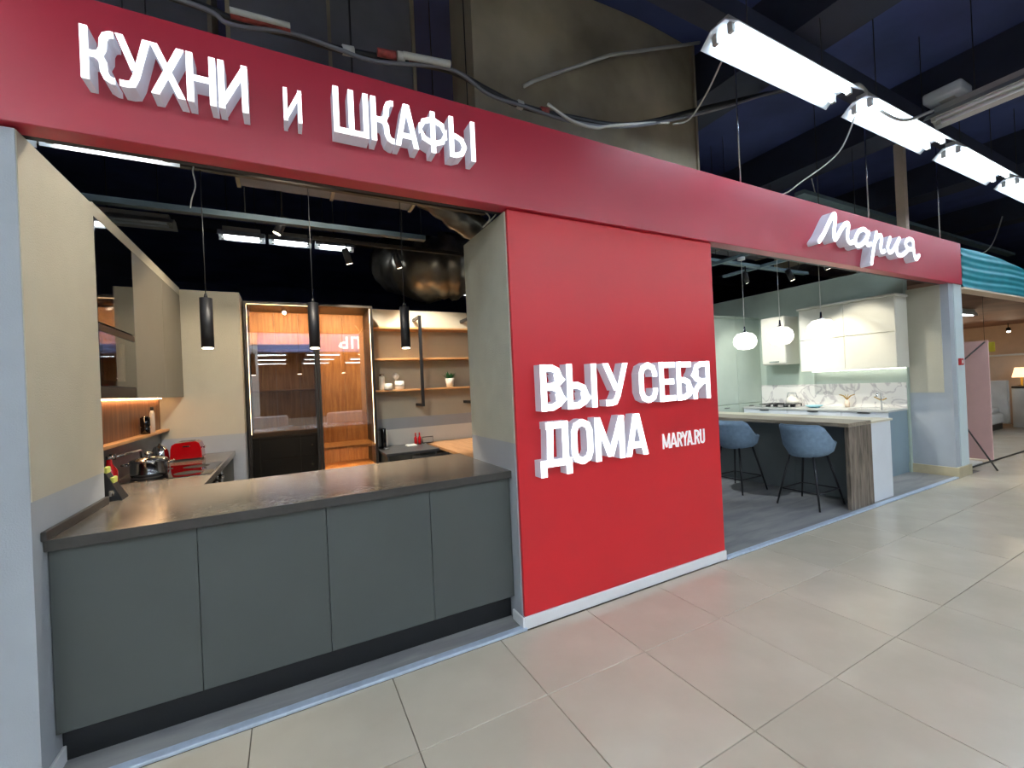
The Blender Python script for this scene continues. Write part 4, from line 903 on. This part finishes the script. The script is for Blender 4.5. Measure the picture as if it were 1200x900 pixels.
for i in range(NY):
    for j in range(NZ2):
        vs.append((14.0-.05*abs(math.sin(math.pi*i/4+math.pi*j/4))*abs(math.sin(math.pi*i/4-math.pi*j/4)), 1.05+1.2*i/(NY-1), .1+.95*j/(NZ2-1)))
hb.add(vs, [(i*NZ2+j, (i+1)*NZ2+j, (i+1)*NZ2+j+1, i*NZ2+j+1) for i in range(NY-1) for j in range(NZ2-1)], None, True).box(14.001, 14.12, 1.05, 2.25, .1, 1.05).build('headboard', 'white_fabric', t)
MB().bbox(12.6, 13.95, 1.1, 2.2, .12, .34, .05).build('mattress', 'white_fabric', t)
MB().bbox(13.5, 13.92, 1.15, 1.6, .345, .46, .05).build('pillow', 'white_fabric', t)
MB().box(12.62, 13.9, 1.12, 2.18, .0, .115).build('base', 'dark_frame', t)
t = thing('nightstand', 'white cabinet right of the cream bed', 'cabinet', (14.6, .95, 0))
MB().bbox(14.3, 14.9, .72, 1.06, .001, .86, .006).build('body', 'white_paint', t)
MB().bbox(14.28, 14.299, .74, 1.04, .05, .8, .004).build('door', 'white_paint', t)
tag(MB().bbox(14.3, 15.2, .3, 1.06, .87, .91, .004).build('dark_board', 'dark_frame', None, (14.7, .7, .87)), 'dark board lying on the white cabinet', 'board')
t = thing('armchair', 'dark blue armchair at the right edge', 'armchair', (13.6, .62, 0))
MB().bbox(13.4, 13.9, .3, .7, .2, .45, .05).build('seat', 'blue_fabric', t); MB().bbox(13.85, 14.0, .3, .7, .2, .85, .04).build('backrest', 'blue_fabric', t)
for a, b in ((13.45, .34), (13.45, .66), (13.93, .34), (13.93, .66)): MB().tube([(a, b, .001), (a, b, .22)], .02).build('leg', 'dark_frame', t)
tag(MB().bbox(19.9, 19.99, 1.9, 2.5, 1.2, 1.62, .01).build('screen', 'dark_green', None, (19.95, 2.2, 1.2)), 'dark screen on the warm back wall', 'screen')
t = thing('picture', 'gold framed mirror on the warm back wall', 'mirror', (19.95, 1.2, 1.0))
MB().bbox(19.93, 19.99, .9, 1.45, 1.0, 1.85, .01).build('frame', 'gold', t); MB().box(19.925, 19.93, .95, 1.4, 1.05, 1.8).build('mirror_glass', 'cream_fabric', t)
tag(MB().bbox(14.9, 15.1, .9, 2.6, 1.60, 1.64, .004).build('white_shelf', 'white_paint', None, (15, 1.5, 1.6)), 'long white shelf rail above the tufted headboard', 'shelf')
tag(MB().bbox(15.02, 15.06, .9, 2.6, .001, 1.598, .004).build('display_wall', 'warm_wall', None, (15, 1.5, 0)), 'beige display partition behind the bed', 'partition')
t = thing('table_lamp', 'peach table lamp beside the tufted headboard', 'lamp', (14.7, 1.2, .86))
MB().lathe(14.75, 1.0, [(.08, .911), (.02, .93), (.02, 1.1)], 14).build('base', 'gold', t); MB().lathe(14.75, 1.0, [(.15, 1.1), (.1, 1.32)], 18).build('lamp_shade', 'lampshade', t) if False else None
mat('lampshade', 'f0c090', .6, emit=1.4, ecol=(1, .7, .4, 1)); MB().lathe(14.75, 1.0, [(.15, 1.1), (.1, 1.32)], 18).build('lamp_shade', 'lampshade', t)
t = thing('price_sign', 'small yellow hanging sign in the neighbouring shop', 'sign', (10.5, .4, 1.66))
MB().bbox(10.5, 10.51, .34, .58, 1.64, 1.80, .002).build('board', 'yellow', t)
MB().tube([(10.505, .46, 1.80), (10.505, .46, 2.62)], .003, 5).build('wire', 'cable_black', t)
for k, (x, y, z, la) in enumerate(((15.9, 2.3, 2.5, 'brightest warm spotlight right of the white pillar edge'), (19.2, 2.2, 2.45, 'warm spotlight at the right edge of the photo'), (15.4, 3.1, 2.5, 'small warm spotlight in the middle of the shop ceiling'), (18.2, 3.0, 2.5, 'small far warm spotlight in the shop ceiling'), (18.8, 3.9, 2.5, 'furthest warm spotlight near the back wall'))):
    t = thing('spotlight', la, 'spotlight', (x, y, z))
    MB().tube([(x, y, z+.02), (x, y, 2.62)], .01, 6).build('stem', 'matte_black', t)
    MB().tube([(x, y, z+.02), (x-.05, y-.02, z-.08)], .05, 14).build('head', 'matte_black', t)
    MB().tube([(x-.0505, y-.0202, z-.081), (x-.054, y-.022, z-.087)], .042, 14).build('lens', 'lamp_warm', t)
    spot(t, (x-.056, y-.023, z-.09), (x-1.6, y-.6, 0), 150, (1, .80, .58), 140)
fitting('lit tube under the neighbouring shop ceiling beside the white pillar', (9.2, 1.0, 2.5), 1.0, 'tube_glow_room', 'x', .14, 1, roof=2.62)
fitting('second lit tube deeper in the neighbouring shop', (12.6, 1.3, 2.5), 1.2, 'tube_glow_room', 'x', .14, 1, roof=2.62)
fitting('third lit tube far inside the neighbouring shop', (17.0, 2.9, 2.5), 1.2, 'tube_glow_room', 'x', .14, 1, roof=2.62)
t = thing('alarm_box', 'small red alarm box on the white pillar edge', 'alarm', (7.83, -.02, 1.46))
MB().bbox(7.74, 7.84, -.035, -.0, 1.44, 1.53, .005).build('housing', 'exit_red', t)
MB().bbox(7.77, 7.81, -.038, -.0355, 1.465, 1.505, .001).build('label_plate', 'white_paint', t)

# ================================================================== OPPOSITE SIDE (seen mirrored in the wardrobe glass)
for y in (-9, -11.5, -14, -17, -20):
    for x in (-3.5, -1.2, 1.1, 3.4): dup(g1, (x+(y % 3)*.5, y, 3.3), 'twin-tube ceiling light inside the shop across the corridor')['group'] = 'ceiling lights across the corridor'

tag(MB().bbox(-10, 14, -7.1, -6.95, 2.8, 3.45, .004).build('fascia_board', 'band_blue', None, (2, -7, 2.8)), 'blue fascia of the shop across the corridor', 'fascia')
so = thing('illuminated_sign', 'two glowing letters on the blue fascia across the corridor', 'sign', (1.9, -6.95, 2.9))
m1 = MB()
for ch, a, b in (('П', 2.22, 1.95), ('Ь', 1.85, 1.58)):
    for s_ in glyph(ch, b, a, 2.9, 3.3, .07):
        stroke(m1, [(a+b-x, z) for x, z in s_], .07, -6.95, -6.90)
m1.build('letter', 'letter_glow', so)
for k, (x, la) in enumerate(((-1.0, 'white square column across the corridor, left one'), (-.2, 'white square column across the corridor, right one'))):
    tag(MB().bbox(x-.15, x+.15, -3.6-k, -3.3-k, 0, 4.6, .005).build('column', 'white_paint', None, (x, -3.5-k, 0)), la, 'column') if k > 5 else None
def sofa(x, y, la):
    t = thing('sofa', la, 'sofa', (x, y, 0))
    MB().bbox(x-1, x+1, y-.45, y+.45, .1, .45, .05).build('seat', 'white_fabric', t)
    MB().bbox(x-1, x+1, y+.25, y+.5, .45, .95, .06).build('backrest', 'white_fabric', t)
    for s_ in (-1, 1): MB().bbox(x+s_*1.0-.12, x+s_*1.0+.12, y-.45, y+.5, .1, .65, .05).build('armrest', 'white_fabric', t)
    for a in (-.9, .9):
        for b in (-.38, .4): MB().tube([(x+a, y+b, .001), (x+a, y+b, .12)], .02).build('leg', 'dark_frame', t)
sofa(1.9, -4.4, 'cream sofa across the corridor, right one'); sofa(-1.0, -4.4, 'cream sofa across the corridor, left one')
tag(MB().bbox(3.3, 5.4, -5.9, -5.1, .0, .5, .05).build('bench', 'dark_green', None, (4.3, -5.5, 0)), 'green bench across the corridor', 'bench')
for x, la in ((-2.6, 'white column across the corridor on the left'), (-.9, 'white column across the corridor near the sofas')):
    tag(MB().bbox(x-.16, x+.16, -6.9, -6.6, 0, 4.58, .005).build('column', 'white_paint', None, (x, -6.75, 0)), la, 'column')
